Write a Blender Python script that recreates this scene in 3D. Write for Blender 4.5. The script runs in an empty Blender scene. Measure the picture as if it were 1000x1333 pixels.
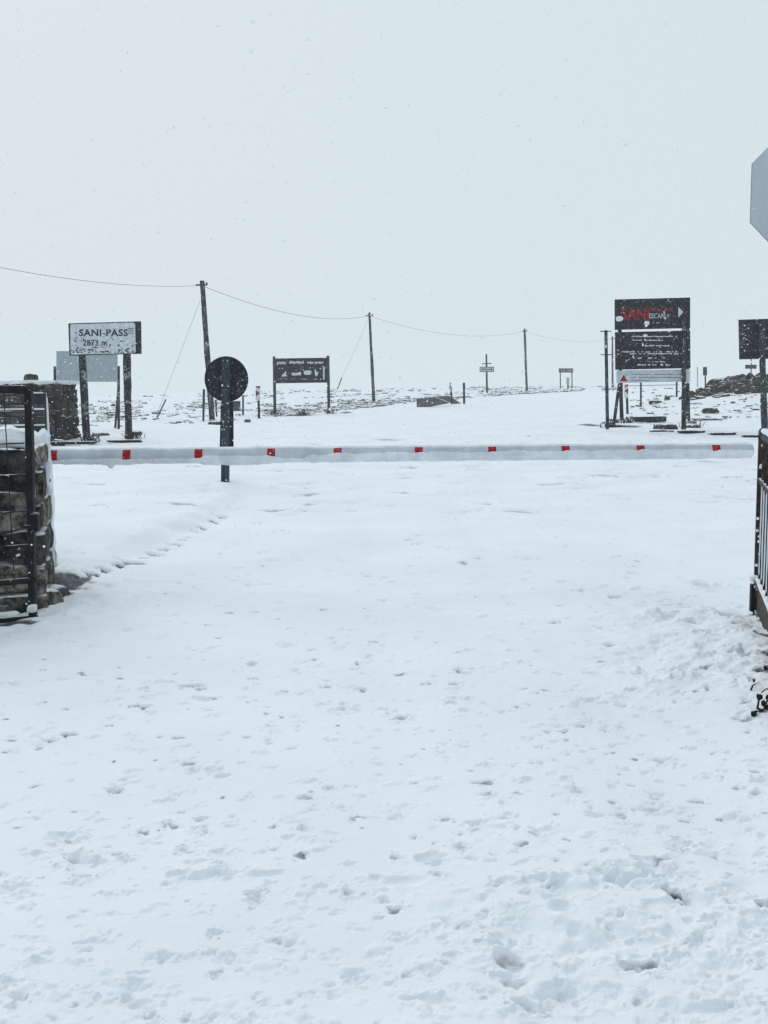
import bpy, bmesh, math, random
import numpy as np
from mathutils import Vector, Matrix

# ---------------------------------------------------------------- camera
SC = bpy.context.scene
COL = SC.collection
F, W, H = 1300.0, 1000.0, 1333.0            # focal length and frame in photo pixels
EYE = Vector((0, 0, 1.6))
PITCH, ROLL = math.radians(6.80), math.radians(0.70)
cam = bpy.data.cameras.new('camera')
cam.sensor_fit = 'VERTICAL'; cam.sensor_height = 24.0; cam.lens = 24.0 * F / H
cam.clip_start = 0.05; cam.clip_end = 3000
camo = bpy.data.objects.new('camera', cam); COL.objects.link(camo)
CR = Matrix.Rotation(math.pi / 2 - PITCH, 3, 'X') @ Matrix.Rotation(-ROLL, 3, 'Z')
camo.matrix_world = Matrix.Translation(EYE) @ CR.to_4x4()
SC.camera = camo

# ---------------------------------------------------------------- light
SUN_EL, SUN_ROT = math.radians(40), math.radians(-28)
wd = bpy.data.worlds.new('World'); SC.world = wd; wd.use_nodes = True
wn = wd.node_tree; wn.nodes.clear()
sky = wn.nodes.new('ShaderNodeTexSky'); sky.sky_type = 'NISHITA'; sky.sun_disc = False
sky.sun_elevation = SUN_EL; sky.sun_rotation = SUN_ROT; sky.dust_density = 6.0; sky.air_density = 1.2
cloud = wn.nodes.new('ShaderNodeRGB'); cloud.outputs[0].default_value = (6.85, 7.72, 8.28, 1)   # the closed cloud deck
mixw = wn.nodes.new('ShaderNodeMix'); mixw.data_type = 'RGBA'; mixw.inputs[0].default_value = 0.98
bgw = wn.nodes.new('ShaderNodeBackground'); bgw.inputs[1].default_value = 0.1
ow = wn.nodes.new('ShaderNodeOutputWorld')
wn.links.new(sky.outputs[0], mixw.inputs[6]); wn.links.new(cloud.outputs[0], mixw.inputs[7])
wn.links.new(mixw.outputs[2], bgw.inputs[0]); wn.links.new(bgw.outputs[0], ow.inputs[0])
sl = bpy.data.lights.new('sun', 'SUN'); sl.energy = 1.0; sl.angle = math.radians(38); sl.color = (1.0, 0.985, 0.965)
slo = bpy.data.objects.new('sun', sl); COL.objects.link(slo)
sd = Vector((math.sin(SUN_ROT) * math.cos(SUN_EL), math.cos(SUN_ROT) * math.cos(SUN_EL), math.sin(SUN_EL)))
slo.rotation_euler = sd.to_track_quat('Z', 'Y').to_euler()

SC.view_settings.view_transform = 'Standard'; SC.view_settings.look = 'None'
SC.view_settings.exposure = 0.0; SC.view_settings.gamma = 1.0
try:
    SC.cycles.use_denoising = True
    SC.cycles.max_bounces = 8; SC.cycles.diffuse_bounces = 4; SC.cycles.volume_bounces = 4
    SC.cycles.glossy_bounces = 2; SC.cycles.transmission_bounces = 2
except Exception:
    pass
RND = random.Random(7)
NR = np.random.default_rng(11)

# ---------------------------------------------------------------- numpy noise
def _hash(ix, iy, seed):
    h = (ix.astype(np.int64) * 374761393 + iy.astype(np.int64) * 668265263 + seed * 982451653) & 0xFFFFFFFF
    h = ((h ^ (h >> 13)) * 1274126177) & 0xFFFFFFFF
    h = (h ^ (h >> 16)) & 0xFFFFFFFF
    return h / 4294967295.0 * 2 - 1
def vnoise(x, y, scale, seed):
    x = np.asarray(x, float) / scale + seed * 17.13; y = np.asarray(y, float) / scale - seed * 9.7
    ix = np.floor(x); iy = np.floor(y); fx = x - ix; fy = y - iy
    fx = fx * fx * fx * (fx * (fx * 6 - 15) + 10); fy = fy * fy * fy * (fy * (fy * 6 - 15) + 10)
    a = _hash(ix, iy, seed); b = _hash(ix + 1, iy, seed); c = _hash(ix, iy + 1, seed); d = _hash(ix + 1, iy + 1, seed)
    return (a * (1 - fx) + b * fx) * (1 - fy) + (c * (1 - fx) + d * fx) * fy
def sstep(x, a, b):
    t = np.clip((np.asarray(x, float) - a) / (b - a), 0, 1); return t * t * (3 - 2 * t)

# ---------------------------------------------------------------- terrain
PY_ = [-40, 0, 9, 12, 18, 26, 34, 49, 58, 66, 79, 107, 130, 150, 172, 190, 220, 400]
PZ_ = [0, 0, 0, .01, .05, .14, .24, .34, .52, .68, .98, 1.33, 1.5, 1.72, 2.2, 2.3, 2.2, -1.0]
def bank_edge(y): return np.interp(y, [0, 6.6, 8.4, 12, 15, 18, 24, 40], [-2.9, -2.72, -2.62, -2.2, -2.3, -2.6, -4.5, -9])
def base(x, y):
    x = np.asarray(x, float); y = np.asarray(y, float)
    z = np.interp(y, PY_, PZ_)
    rr = sstep(y, 110, 165) * (-0.75 * sstep(-x, 12, 55) - 0.3 * sstep(x, 28, 60))
    z = z + rr
    # raised verge on the left, from the pillar along the road edge
    e = bank_edge(y)
    e = e + .16 * vnoise(x, y, 1.3, 91) + .06 * vnoise(x, y, .4, 92)
    z = z + (0.115 + .05 * vnoise(x, y, 1.1, 93)) * sstep(e - x, -0.16, 0.24) * sstep(y, 7.4, 8.8) * (1 - .6 * sstep(y, 13, 17)) * (1 - sstep(y, 24, 40))
    # snowy slope climbing to the rock heap on the right
    z = z + 0.95 * sstep(x, 9.5, 19) * sstep(y, 36, 52) * (1 - 0.75 * sstep(y, 60, 110))
    # drift against the right gate
    z = z + 0.10 * sstep(x, 1.35, 2.3) * sstep(y, 2.5, 4) * (1 - sstep(y, 5.6, 7.0))
    return z

def ray(px, py):
    d = CR @ Vector(((px - W / 2) / F, (H / 2 - py) / F, -1.0)); return d
def P(px, py, Y):
    d = ray(px, py); return EYE + d * (Y / d.y)
_YS = np.concatenate([np.linspace(1.5, 30, 3000), np.linspace(30, 260, 6000)])
def G(px, py):
    d = ray(px, py); t = _YS / d.y
    xs = d.x * t; zs = 1.6 + d.z * t
    g = base(xs, _YS)
    k = np.nonzero(zs <= g)[0]
    if len(k) == 0: return None
    i = k[0]; return Vector((xs[i], _YS[i], g[i]))
def gz(x, y): return float(base(x, y))

# ---------------------------------------------------------------- materials
def new_mat(name):
    m = bpy.data.materials.new(name); m.use_nodes = True
    nt = m.node_tree; b = nt.nodes['Principled BSDF']; return m, nt, b
SNOW_C = (0.79, 0.83, 0.865, 1)
def node(nt, t, **kw):
    n = nt.nodes.new(t)
    for k, v in kw.items(): setattr(n, k, v)
    return n
def mathn(nt, op, a, b=None, clamp=False):
    n = nt.nodes.new('ShaderNodeMath'); n.operation = op; n.use_clamp = clamp
    for i, v in enumerate((a, b)):
        if v is None: continue
        if isinstance(v, (int, float)): n.inputs[i].default_value = v
        else: nt.links.new(v, n.inputs[i])
    return n.outputs[0]
def maprange(nt, v, a, b, c=0.0, d=1.0):
    n = nt.nodes.new('ShaderNodeMapRange'); n.interpolation_type = 'SMOOTHSTEP'
    nt.links.new(v, n.inputs[0])
    for i, q in enumerate((a, b, c, d)): n.inputs[i + 1].default_value = q
    return n.outputs[0]
def noise(nt, co, scale, detail=4, rough=.55):
    n = nt.nodes.new('ShaderNodeTexNoise'); n.inputs['Scale'].default_value = scale
    n.inputs['Detail'].default_value = detail; n.inputs['Roughness'].default_value = rough
    nt.links.new(co, n.inputs['Vector']); return n.outputs[0]
def mixc(nt, f, a, b):
    n = nt.nodes.new('ShaderNodeMix'); n.data_type = 'RGBA'
    if isinstance(f, (int, float)): n.inputs[0].default_value = f
    else: nt.links.new(f, n.inputs[0])
    for i, v in ((6, a), (7, b)):
        if isinstance(v, tuple): n.inputs[i].default_value = v
        else: nt.links.new(v, n.inputs[i])
    return n.outputs[2]

def snowy(name, c1, c2=None, speck=0.5, top=True, scale=1.0, rough=.7, metal=0.0, island=False, grain=6.0, streak=1.0, topn=(.45, .75), soft=0.0):
    """weathered colour with snow lodged in patches and on upward faces"""
    m, nt, b = new_mat(name)
    co = node(nt, 'ShaderNodeTexCoord').outputs['Object']
    if streak != 1.0:
        mp = node(nt, 'ShaderNodeMapping'); mp.inputs['Scale'].default_value = (1, 1, streak); nt.links.new(co, mp.inputs[0]); cs = mp.outputs[0]
    else: cs = co
    c2 = c2 or tuple(min(1, v * 1.8 + .01) for v in c1)
    g = maprange(nt, noise(nt, cs, grain * scale, 6, .65), .35, .7)
    colr = mixc(nt, g, (*c1, 1), (*c2, 1))
    if island:
        geo0 = node(nt, 'ShaderNodeNewGeometry')
        hsv = node(nt, 'ShaderNodeHueSaturation'); nt.links.new(colr, hsv.inputs['Color'])
        nt.links.new(maprange(nt, geo0.outputs['Random Per Island'], 0, 1, .3, 1.7), hsv.inputs['Value'])
        nt.links.new(maprange(nt, geo0.outputs['Random Per Island'], 0, 1, .6, 1.3), hsv.inputs['Saturation'])
        colr = hsv.outputs[0]
    mask = None
    if speck > 0:
        a = noise(nt, co, 17 * scale, 3, .6); bb = noise(nt, co, 2.6 * scale, 3, .6)
        s = mathn(nt, 'ADD', a, mathn(nt, 'MULTIPLY', mathn(nt, 'SUBTRACT', bb, .5), .7))
        th = 0.80 - 0.22 * speck
        mask = maprange(nt, s, th, th + .05)
        if soft:
            wide = noise(nt, co, 9 * scale, 4, .7)
            film = mathn(nt, 'MULTIPLY', maprange(nt, wide, .5, .72), soft * .35)
            mask = mathn(nt, 'MAXIMUM', mathn(nt, 'MULTIPLY', mask, .35 + soft), film)
    if top:
        geo = node(nt, 'ShaderNodeNewGeometry'); sep = node(nt, 'ShaderNodeSeparateXYZ')
        nt.links.new(geo.outputs['Normal'], sep.inputs[0])
        nz = mathn(nt, 'ADD', sep.outputs[2], mathn(nt, 'MULTIPLY', mathn(nt, 'SUBTRACT', noise(nt, co, 5 * scale, 3), .5), .6))
        tm = maprange(nt, nz, topn[0], topn[1])
        mask = tm if mask is None else mathn(nt, 'MAXIMUM', mask, tm)
    if mask is not None:
        colr = mixc(nt, mask, colr, SNOW_C)
    nt.links.new(colr, b.inputs['Base Color'])
    b.inputs['Roughness'].default_value = rough
    if metal and mask is not None:
        nt.links.new(mathn(nt, 'MULTIPLY', mathn(nt, 'SUBTRACT', 1.0, mask), metal), b.inputs['Metallic'])
    b.inputs['Specular IOR Level'].default_value = .1
    bp = node(nt, 'ShaderNodeBump'); bp.inputs['Strength'].default_value = .5; bp.inputs['Distance'].default_value = .01
    nt.links.new(noise(nt, co, 30 * scale, 4), bp.inputs['Height']); nt.links.new(bp.outputs[0], b.inputs['Normal'])
    return m

def snow_material():
    m, nt, b = new_mat('snow')
    co = node(nt, 'ShaderNodeTexCoord').outputs['Object']
    at = node(nt, 'ShaderNodeAttribute'); at.attribute_name = 'bare'
    big = noise(nt, co, .8, 4)
    col = mixc(nt, maprange(nt, big, .3, .7), (0.745, 0.785, 0.83, 1), (0.80, 0.835, 0.87, 1))
    soil_shade = mixc(nt, noise(nt, co, 25, 5), (.035, .04, .045, 1), (.13, .14, .15, 1))  # ground showing through, also the painted shade of pits and slits
    m1 = mathn(nt, 'ADD', at.outputs['Fac'], mathn(nt, 'MULTIPLY', mathn(nt, 'SUBTRACT', noise(nt, co, 26, 4), .5), .7))
    col = mixc(nt, maprange(nt, m1, .25, .95), col, soil_shade)
    nt.links.new(col, b.inputs['Base Color'])
    b.inputs['Roughness'].default_value = .75; b.inputs['Specular IOR Level'].default_value = .2
    bp = node(nt, 'ShaderNodeBump'); bp.inputs['Strength'].default_value = .35; bp.inputs['Distance'].default_value = .012
    h = mathn(nt, 'ADD', noise(nt, co, 22, 5, .6), mathn(nt, 'MULTIPLY', noise(nt, co, 70, 3, .6), .4))
    nt.links.new(h, bp.inputs['Height']); nt.links.new(bp.outputs[0], b.inputs['Normal'])
    return m
def plain(name, c, rough=.6, bump=0, spec=.3):
    m, nt, b = new_mat(name)
    co = node(nt, 'ShaderNodeTexCoord').outputs['Object']
    n = maprange(nt, noise(nt, co, 7, 5, .6), .3, .7)
    nt.links.new(mixc(nt, n, (*[v * .85 for v in c], 1), (*[min(1, v * 1.08) for v in c], 1)), b.inputs['Base Color'])
    b.inputs['Roughness'].default_value = rough; b.inputs['Specular IOR Level'].default_value = spec
    if bump:
        bp = node(nt, 'ShaderNodeBump'); bp.inputs['Strength'].default_value = bump; bp.inputs['Distance'].default_value = .01
        nt.links.new(noise(nt, co, 35, 4), bp.inputs['Height']); nt.links.new(bp.outputs[0], b.inputs['Normal'])
    return m

M = {}
M['snow'] = snow_material()
M['lump'] = plain('lodged_snow', (.76, .80, .835), .75, .5, .2)
M['crust'] = plain('boom_snow_crust', (.70, .74, .79), .75, .4, .2)
M['stone'] = snowy('pillar_stone', (.012, .012, .011), (.19, .175, .155), .2, True, 1.0, .85, 0, True, 11.0, topn=(.7, .95))
M['mortar'] = plain('mortar', (.13, .125, .12), .9, .6)
M['rock'] = snowy('field_rock', (.025, .023, .022), (.085, .075, .065), .25, True, .8, .9, 0, True, 4.0, topn=(.62, .9))
M['heap'] = snowy('heap_rock', (.016, .014, .013), (.085, .067, .053), .12, True, .8, .9, 0, True, 3.0, topn=(.85, 1.05))
M['tuss'] = snowy('tussock', (.05, .047, .042), (.11, .1, .085), .3, True, .6, .9, 0, True, 4.0, topn=(.35, .7))
M['wallstone'] = snowy('far_wall_stone', (.02, .019, .02), (.075, .066, .058), .35, True, 1.0, .85, 0, True, 4.0, topn=(.7, .95))
M['black_metal'] = snowy('black_metal', (.008, .009, .011), (.022, .023, .025), .5, True, 2.2, .55, .2, topn=(.85, 1.05))
M['brown_metal'] = snowy('brown_metal', (.013, .010, .009), (.085, .060, .045), .3, True, 2.2, .6, .1, topn=(.85, 1.05))
M['wood'] = snowy('pole_wood', (.010, .010, .012), (.05, .048, .05), .72, False, 1.6, .85, 0, False, 9, .25, soft=.45)
M['greywood'] = snowy('grey_post', (.03, .036, .038), (.075, .085, .09), .3, False, 1.2, .8, 0, False, 8, .25)
M['bluewood'] = snowy('bluish_post', (.018, .027, .033), (.055, .075, .085), .6, False, 2.0, .7, 0, False, 8, .3)
M['board'] = snowy('black_board', (.010, .011, .016), (.026, .027, .034), .55, False, 1.3, .65, soft=.35)
M['roundback'] = snowy('round_sign_back', (.010, .012, .016), (.028, .030, .036), .55, False, 1.8, .6, soft=.35)
M['greypanel'] = plain('grey_panel', (.34, .40, .43), .6, .1)
M['steelback'] = snowy('bare_steel_back', (.40, .45, .50), (.50, .55, .60), .0, False, .6, .5, 0, False, 3, .35)
M['edge'] = plain('steel_edge', (.2, .22, .24), .5)
M['whitepanel'] = snowy('weathered_white_panel', (.46, .51, .54), (.66, .70, .73), .6, False, 1.3, .6, soft=.5)
M['grime'] = plain('peeled_patch', (.03, .032, .038), .8)
M['paleboard'] = plain('pale_board', (.50, .56, .60), .6, .1)
M['ink'] = plain('dark_lettering', (.012, .013, .018), .6)
M['chalk'] = plain('white_lettering', (.62, .64, .68), .6)
M['redtext'] = snowy('red_lettering', (.24, .014, .012), (.36, .02, .018), .5, False, 1.3, .6, soft=.3)
M['redpaint'] = snowy('red_paint', (.30, .006, .014), (.38, .012, .02), .42, False, 3.0, .5, soft=.4)
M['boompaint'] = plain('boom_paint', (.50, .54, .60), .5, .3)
M['pinkwhite'] = plain('marker_white', (.62, .62, .64), .6)
M['darkred'] = plain('marker_red', (.20, .02, .025), .6)
M['concrete'] = snowy('culvert_concrete', (.075, .078, .082), (.15, .15, .155), .25, True, 1.0, .85, 0, False, 6, topn=(.5, .8))
M['kerb'] = snowy('kerb_stone', (.015, .018, .022), (.045, .05, .055), .1, True, 1.0, .85, topn=(.6, .85))
M['wire'] = plain('wire', (.16, .17, .18), .5)
M['cable'] = plain('aerial_cable', (.10, .105, .11), .6)
M['green'] = snowy('green_board', (.03, .06, .045), (.08, .12, .09), .5, False, 1.2)
M['weed'] = snowy('dead_weed', (.010, .010, .010), (.03, .028, .026), .0, True, 3, .8, topn=(.75, .95))
M['guy'] = plain('guy_wire_sleeve', (.06, .065, .07), .6)

# ---------------------------------------------------------------- mesh helpers
def link(o): COL.objects.link(o); return o
def root(name, label, cat, loc, group=None):
    o = bpy.data.objects.new(name, None); o.empty_display_size = .2; link(o)
    o.location = loc; tag(o, label, cat, group); return o
def tag(o, label=None, cat=None, group=None, kind=None):
    if label: o['label'] = label
    if cat: o['category'] = cat
    if group: o['group'] = group
    if kind: o['kind'] = kind
    return o
def finish(name, bm, mat, parent=None, smooth=False, loc=None, label=None):
    """bm holds world coordinates; shift to the root (or loc) and link as one object"""
    off = world_loc(parent) if parent else (Vector(loc) if loc is not None else Vector((0, 0, 0)))
    bmesh.ops.translate(bm, verts=bm.verts, vec=-off)
    bmesh.ops.recalc_face_normals(bm, faces=bm.faces)
    me = bpy.data.meshes.new(name); bm.to_mesh(me); bm.free()
    if smooth:
        for p in me.polygons: p.use_smooth = True
    me.materials.append(M[mat] if isinstance(mat, str) else mat)
    o = bpy.data.objects.new(name, me); link(o)
    if parent: o.parent = parent
    elif loc is not None: o.location = off
    if label: o['label'] = label
    return o
def world_loc(o):
    v = Vector((0, 0, 0))
    while o: v += o.location; o = o.parent
    return v
def BM(): return bmesh.new()
def box(bm, c, s, rz=0.0, bevel=0.0, jit=0.0):
    mt = Matrix.Translation(c) @ Matrix.Rotation(rz, 4, 'Z') @ Matrix.Diagonal((*s, 1))
    r = bmesh.ops.create_cube(bm, size=1, matrix=mt)
    if jit:
        for v in r['verts']: v.co += Vector((RND.uniform(-jit, jit), RND.uniform(-jit, jit), RND.uniform(-jit, jit)))
    if bevel:
        es = list({e for v in r['verts'] for e in v.link_edges})
        bmesh.ops.bevel(bm, geom=es, offset=bevel, segments=2, affect='EDGES')
def tube(bm, p0, p1, r0, r1=None, n=10, cap=True, seg=1, wob=0.0):
    r1 = r0 if r1 is None else r1
    p0, p1 = Vector(p0), Vector(p1); ax = (p1 - p0).normalized()
    u = ax.orthogonal().normalized(); w = ax.cross(u); rings = []
    for k in range(seg + 1):
        t = k / seg; c = p0.lerp(p1, t); r = r0 + (r1 - r0) * t
        if wob and 0 < k < seg: c = c + u * RND.uniform(-wob, wob) + w * RND.uniform(-wob, wob); 
        rr = r * (1 + (RND.uniform(-.12, .12) if wob else 0))
        rings.append([bm.verts.new(c + (u * math.cos(a) + w * math.sin(a)) * rr) for a in (2 * math.pi * i / n for i in range(n))])
    for a, b in zip(rings, rings[1:]):
        for i in range(n): bm.faces.new((a[i], a[(i + 1) % n], b[(i + 1) % n], b[i]))
    if cap: bm.faces.new(rings[0][::-1]); bm.faces.new(rings[-1])
def path_tube(bm, pts, r, n=6):
    for a, b in zip(pts, pts[1:]): tube(bm, a, b, r, r, n)
def beam(bm, p0, p1, w, d):
    """square-section post between two world points (w across X, d along Y)"""
    p0, p1 = Vector(p0), Vector(p1); vs = []
    for p in (p0, p1):
        for sx, sy in ((-1, -1), (1, -1), (1, 1), (-1, 1)): vs.append(bm.verts.new(p + Vector((sx * w / 2, sy * d / 2, 0))))
    for f in ((3, 2, 1, 0), (4, 5, 6, 7), (0, 1, 5, 4), (1, 2, 6, 5), (2, 3, 7, 6), (3, 0, 4, 7)): bm.faces.new([vs[i] for i in f])
def slab(bm, pts, th):
    """polygon facing the road (given as world points) with thickness th away from the viewer"""
    a = [bm.verts.new(p) for p in pts]; b = [bm.verts.new(Vector(p) + Vector((0, th, 0))) for p in pts]; n = len(pts)
    bm.faces.new(a); bm.faces.new(b[::-1])
    for i in range(n): bm.faces.new((a[i], b[i], b[(i + 1) % n], a[(i + 1) % n]))
def rect(x0, y0, x1, y1, Y): return [P(x0, y0, Y), P(x1, y0, Y), P(x1, y1, Y), P(x0, y1, Y)]
_CUBES = {}
def cube_grid(cuts):
    if cuts not in _CUBES:
        m = cuts + 1; key = {}; vs = []; fs = []
        def vid(p):
            if p not in key: key[p] = len(vs); vs.append(Vector([2 * q / m - 1 for q in p]))
            return key[p]
        for ax in range(3):
            for side in (0, m):
                for i in range(m):
                    for j in range(m):
                        f = []
                        for di, dj in ((0, 0), (1, 0), (1, 1), (0, 1)):
                            p = [0, 0, 0]; p[ax] = side; p[(ax + 1) % 3] = i + di; p[(ax + 2) % 3] = j + dj; f.append(vid(tuple(p)))
                        fs.append(f if side else f[::-1])
        _CUBES[cuts] = (vs, fs)
    return _CUBES[cuts]
def rock(bm, c, s, rz=0, sq=0.3, seed=0, cuts=3, rough=.12, rx=0):
    cv, cf = cube_grid(cuts)
    vs = [bm.verts.new(p) for p in cv]
    for f in cf: bm.faces.new([vs[i] for i in f])
    rg = random.Random(seed * 7919 + 13)
    dirs = [(Vector((rg.uniform(-1, 1), rg.uniform(-1, 1), rg.uniform(-1, 1))).normalized(), rg.uniform(-1, 1) * rough) for _ in range(9)]
    mt = Matrix.Translation(c) @ Matrix.Rotation(rz, 4, 'Z') @ Matrix.Rotation(rx, 4, 'X') @ Matrix.Diagonal((s[0] / 2, s[1] / 2, s[2] / 2, 1))
    for v in vs:
        p = v.co.copy(); sp = p.normalized()
        p = sp * (1 - sq) * 1.05 + p * sq * .97
        k = 1.0
        for d, am in dirs: k += am * max(0, sp.dot(d)) ** 3
        k += rg.uniform(-.25, .25) * rough
        v.co = mt @ (p * k)
    return vs

# ---------------------------------------------------------------- ground sheet
def build_ground():
    rows = [-30, -20, -12, -7, -4, -2, -1, 0, .6, 1.0, 1.3]
    y = 1.5
    while y < 395:
        rows.append(y)
        if y < 9.5: dy = min(max(.0042, .62 * y * y / 1600), .03)
        elif y < 26: dy = .045 + (y - 9.5) * .006
        elif y < 185: dy = .16 + (y - 26) * .0022
        else: dy = 3.0
        y += dy
    rows = np.array(rows)
    tin = np.linspace(-.50, .50, 760)
    tout = .5 + np.cumsum(np.geomspace(.002, .12, 40))
    t = np.concatenate([-tout[::-1], tin, tout])
    half = np.sqrt((np.maximum(rows, 0)) ** 2 + 1.6 ** 2) * 1.0
    t_lim = t[None, :] * half[:, None]
    # keep the outer fan inside the built air
    mx = np.abs(t_lim).max(axis=1, keepdims=True)
    lim = 180.0
    ex = np.where(mx > lim, lim / mx, 1.0)
    inner = np.abs(t) <= .5
    X = np.where(inner[None, :] | (mx <= lim), t_lim, np.sign(t)[None, :] * (.5 * half[:, None] + (np.abs(t_lim) - .5 * half[:, None]) * np.clip((lim - .5 * half[:, None]) / np.maximum(mx - .5 * half[:, None], 1e-6), 0, 1)))
    X = np.clip(X, -196, 196)
    Y = np.repeat(rows[:, None], len(t), 1)
    Z = base(X, Y)
    bare = np.zeros_like(Z)  # mask for exposed earth and for shade painted into pits and slits
    near = 1 - sstep(Y, 14, 30)
    # undulation and crusty texture of the snow
    Z += .030 * vnoise(X, Y, 2.3, 1) + .014 * vnoise(X, Y, .75, 2)
    Z += near * (.5 + .5 * sstep(X, -.3, .6)) * (.0028 * vnoise(X, Y, .26, 3) + .0018 * vnoise(X, Y, .11, 4) + .0016 * vnoise(X, Y, .05, 5))
    n6 = vnoise(X, Y, .17, 6)
    trod = np.clip(sstep(X, .9, 2.0) * sstep(Y, 4.6, 5.4) * (1 - sstep(Y, 6.7, 7.8)) + .12 * (1 - sstep(Y, 2.6, 3.6)) + .6 * sstep(X, .0, .6) * (1 - sstep(Y, 3.0, 3.9)) + .85 * sstep(-X, 1.3, 2.2) * sstep(Y, 5.6, 6.6) * (1 - sstep(Y, 8.2, 9.6)), 0, 1)
    Z += trod * (.018 * n6 + .011 * vnoise(X, Y, .08, 7))
    # faint wheel ruts, filled by later snow
    for cx in (-1.55, -.1, 1.1):
        lx = cx + .12 * np.sin(Y * .35 + cx)
        Z -= .012 * np.exp(-((X - lx) / .16) ** 2) * sstep(Y, 2, 3) * (1 - sstep(Y, 14, 24))
    Z += .016 * sstep(Y, 7, 10) * (1 - sstep(Y, 40, 60)) * vnoise(X, Y * .3, .55, 9)
    Z += .05 * sstep(Y, 24, 50) * vnoise(X, Y, 6.0, 8)
    # tussocky field left of the road
    rx = np.interp(Y, [0, 30, 49, 58, 79, 107, 130, 165], [-9, -9, -7.5, -4, .5, 14, 26, 45])
    field = sstep(rx - X, -.5, 2.5) * sstep(Y, 33, 42) 
    field = np.maximum(field, sstep(Y, 135, 150))
    fn = .6 * vnoise(X, Y, 1.3, 21) + .4 * vnoise(X, Y, .6, 22)
    Z += field * (.16 * np.maximum(fn, 0) + .10 * vnoise(X, Y, 3.0, 23))
    # stamped pits; their dark tone is exposed ground plus painted shade
    def stamp(cx, cy, rx_, ry_, depth, ang=0.0, soil_shade=0.0, rim=.25, p=3.0):
        R = max(rx_, ry_) * 2.2
        r0, r1 = np.searchsorted(rows, [cy - R, cy + R])
        if r1 - r0 < 2: return
        h = half[r0:r1].mean(); hh = half[r0:r1]
        c0, c1 = np.searchsorted(t, [(cx - R) / hh.min() if cx - R < 0 else (cx - R) / hh.max(), (cx + R) / hh.max() if cx + R < 0 else (cx + R) / hh.min()])
        if c1 - c0 < 2: return
        xx = X[r0:r1, c0:c1] - cx; yy = Y[r0:r1, c0:c1] - cy
        ca, sa = math.cos(ang), math.sin(ang)
        u = (xx * ca + yy * sa) / rx_; v = (-xx * sa + yy * ca) / ry_
        wv = 1 + .6 * vnoise(X[r0:r1, c0:c1], Y[r0:r1, c0:c1], max(rx_, ry_) * .6, 31)
        d = np.sqrt(u * u + v * v) * wv
        Z[r0:r1, c0:c1] -= depth * (np.exp(-d ** p) - rim * np.exp(-((d - 1.35) / .3) ** 2))
        if soil_shade: bare[r0:r1, c0:c1] = np.maximum(bare[r0:r1, c0:c1], soil_shade * np.exp(-(d / 1.05) ** 5))
    def at(px, py, wpx, hpx, depth, ang=0, soil_shade=0, rim=.2):
        g = G(px, py); k = g.y / F
        ry = max(hpx * k * g.y / 1.6 / 2, .012); stamp(g.x, g.y, wpx * k / 2, ry, min(depth, ry * .75), ang, soil_shade, rim)
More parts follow.
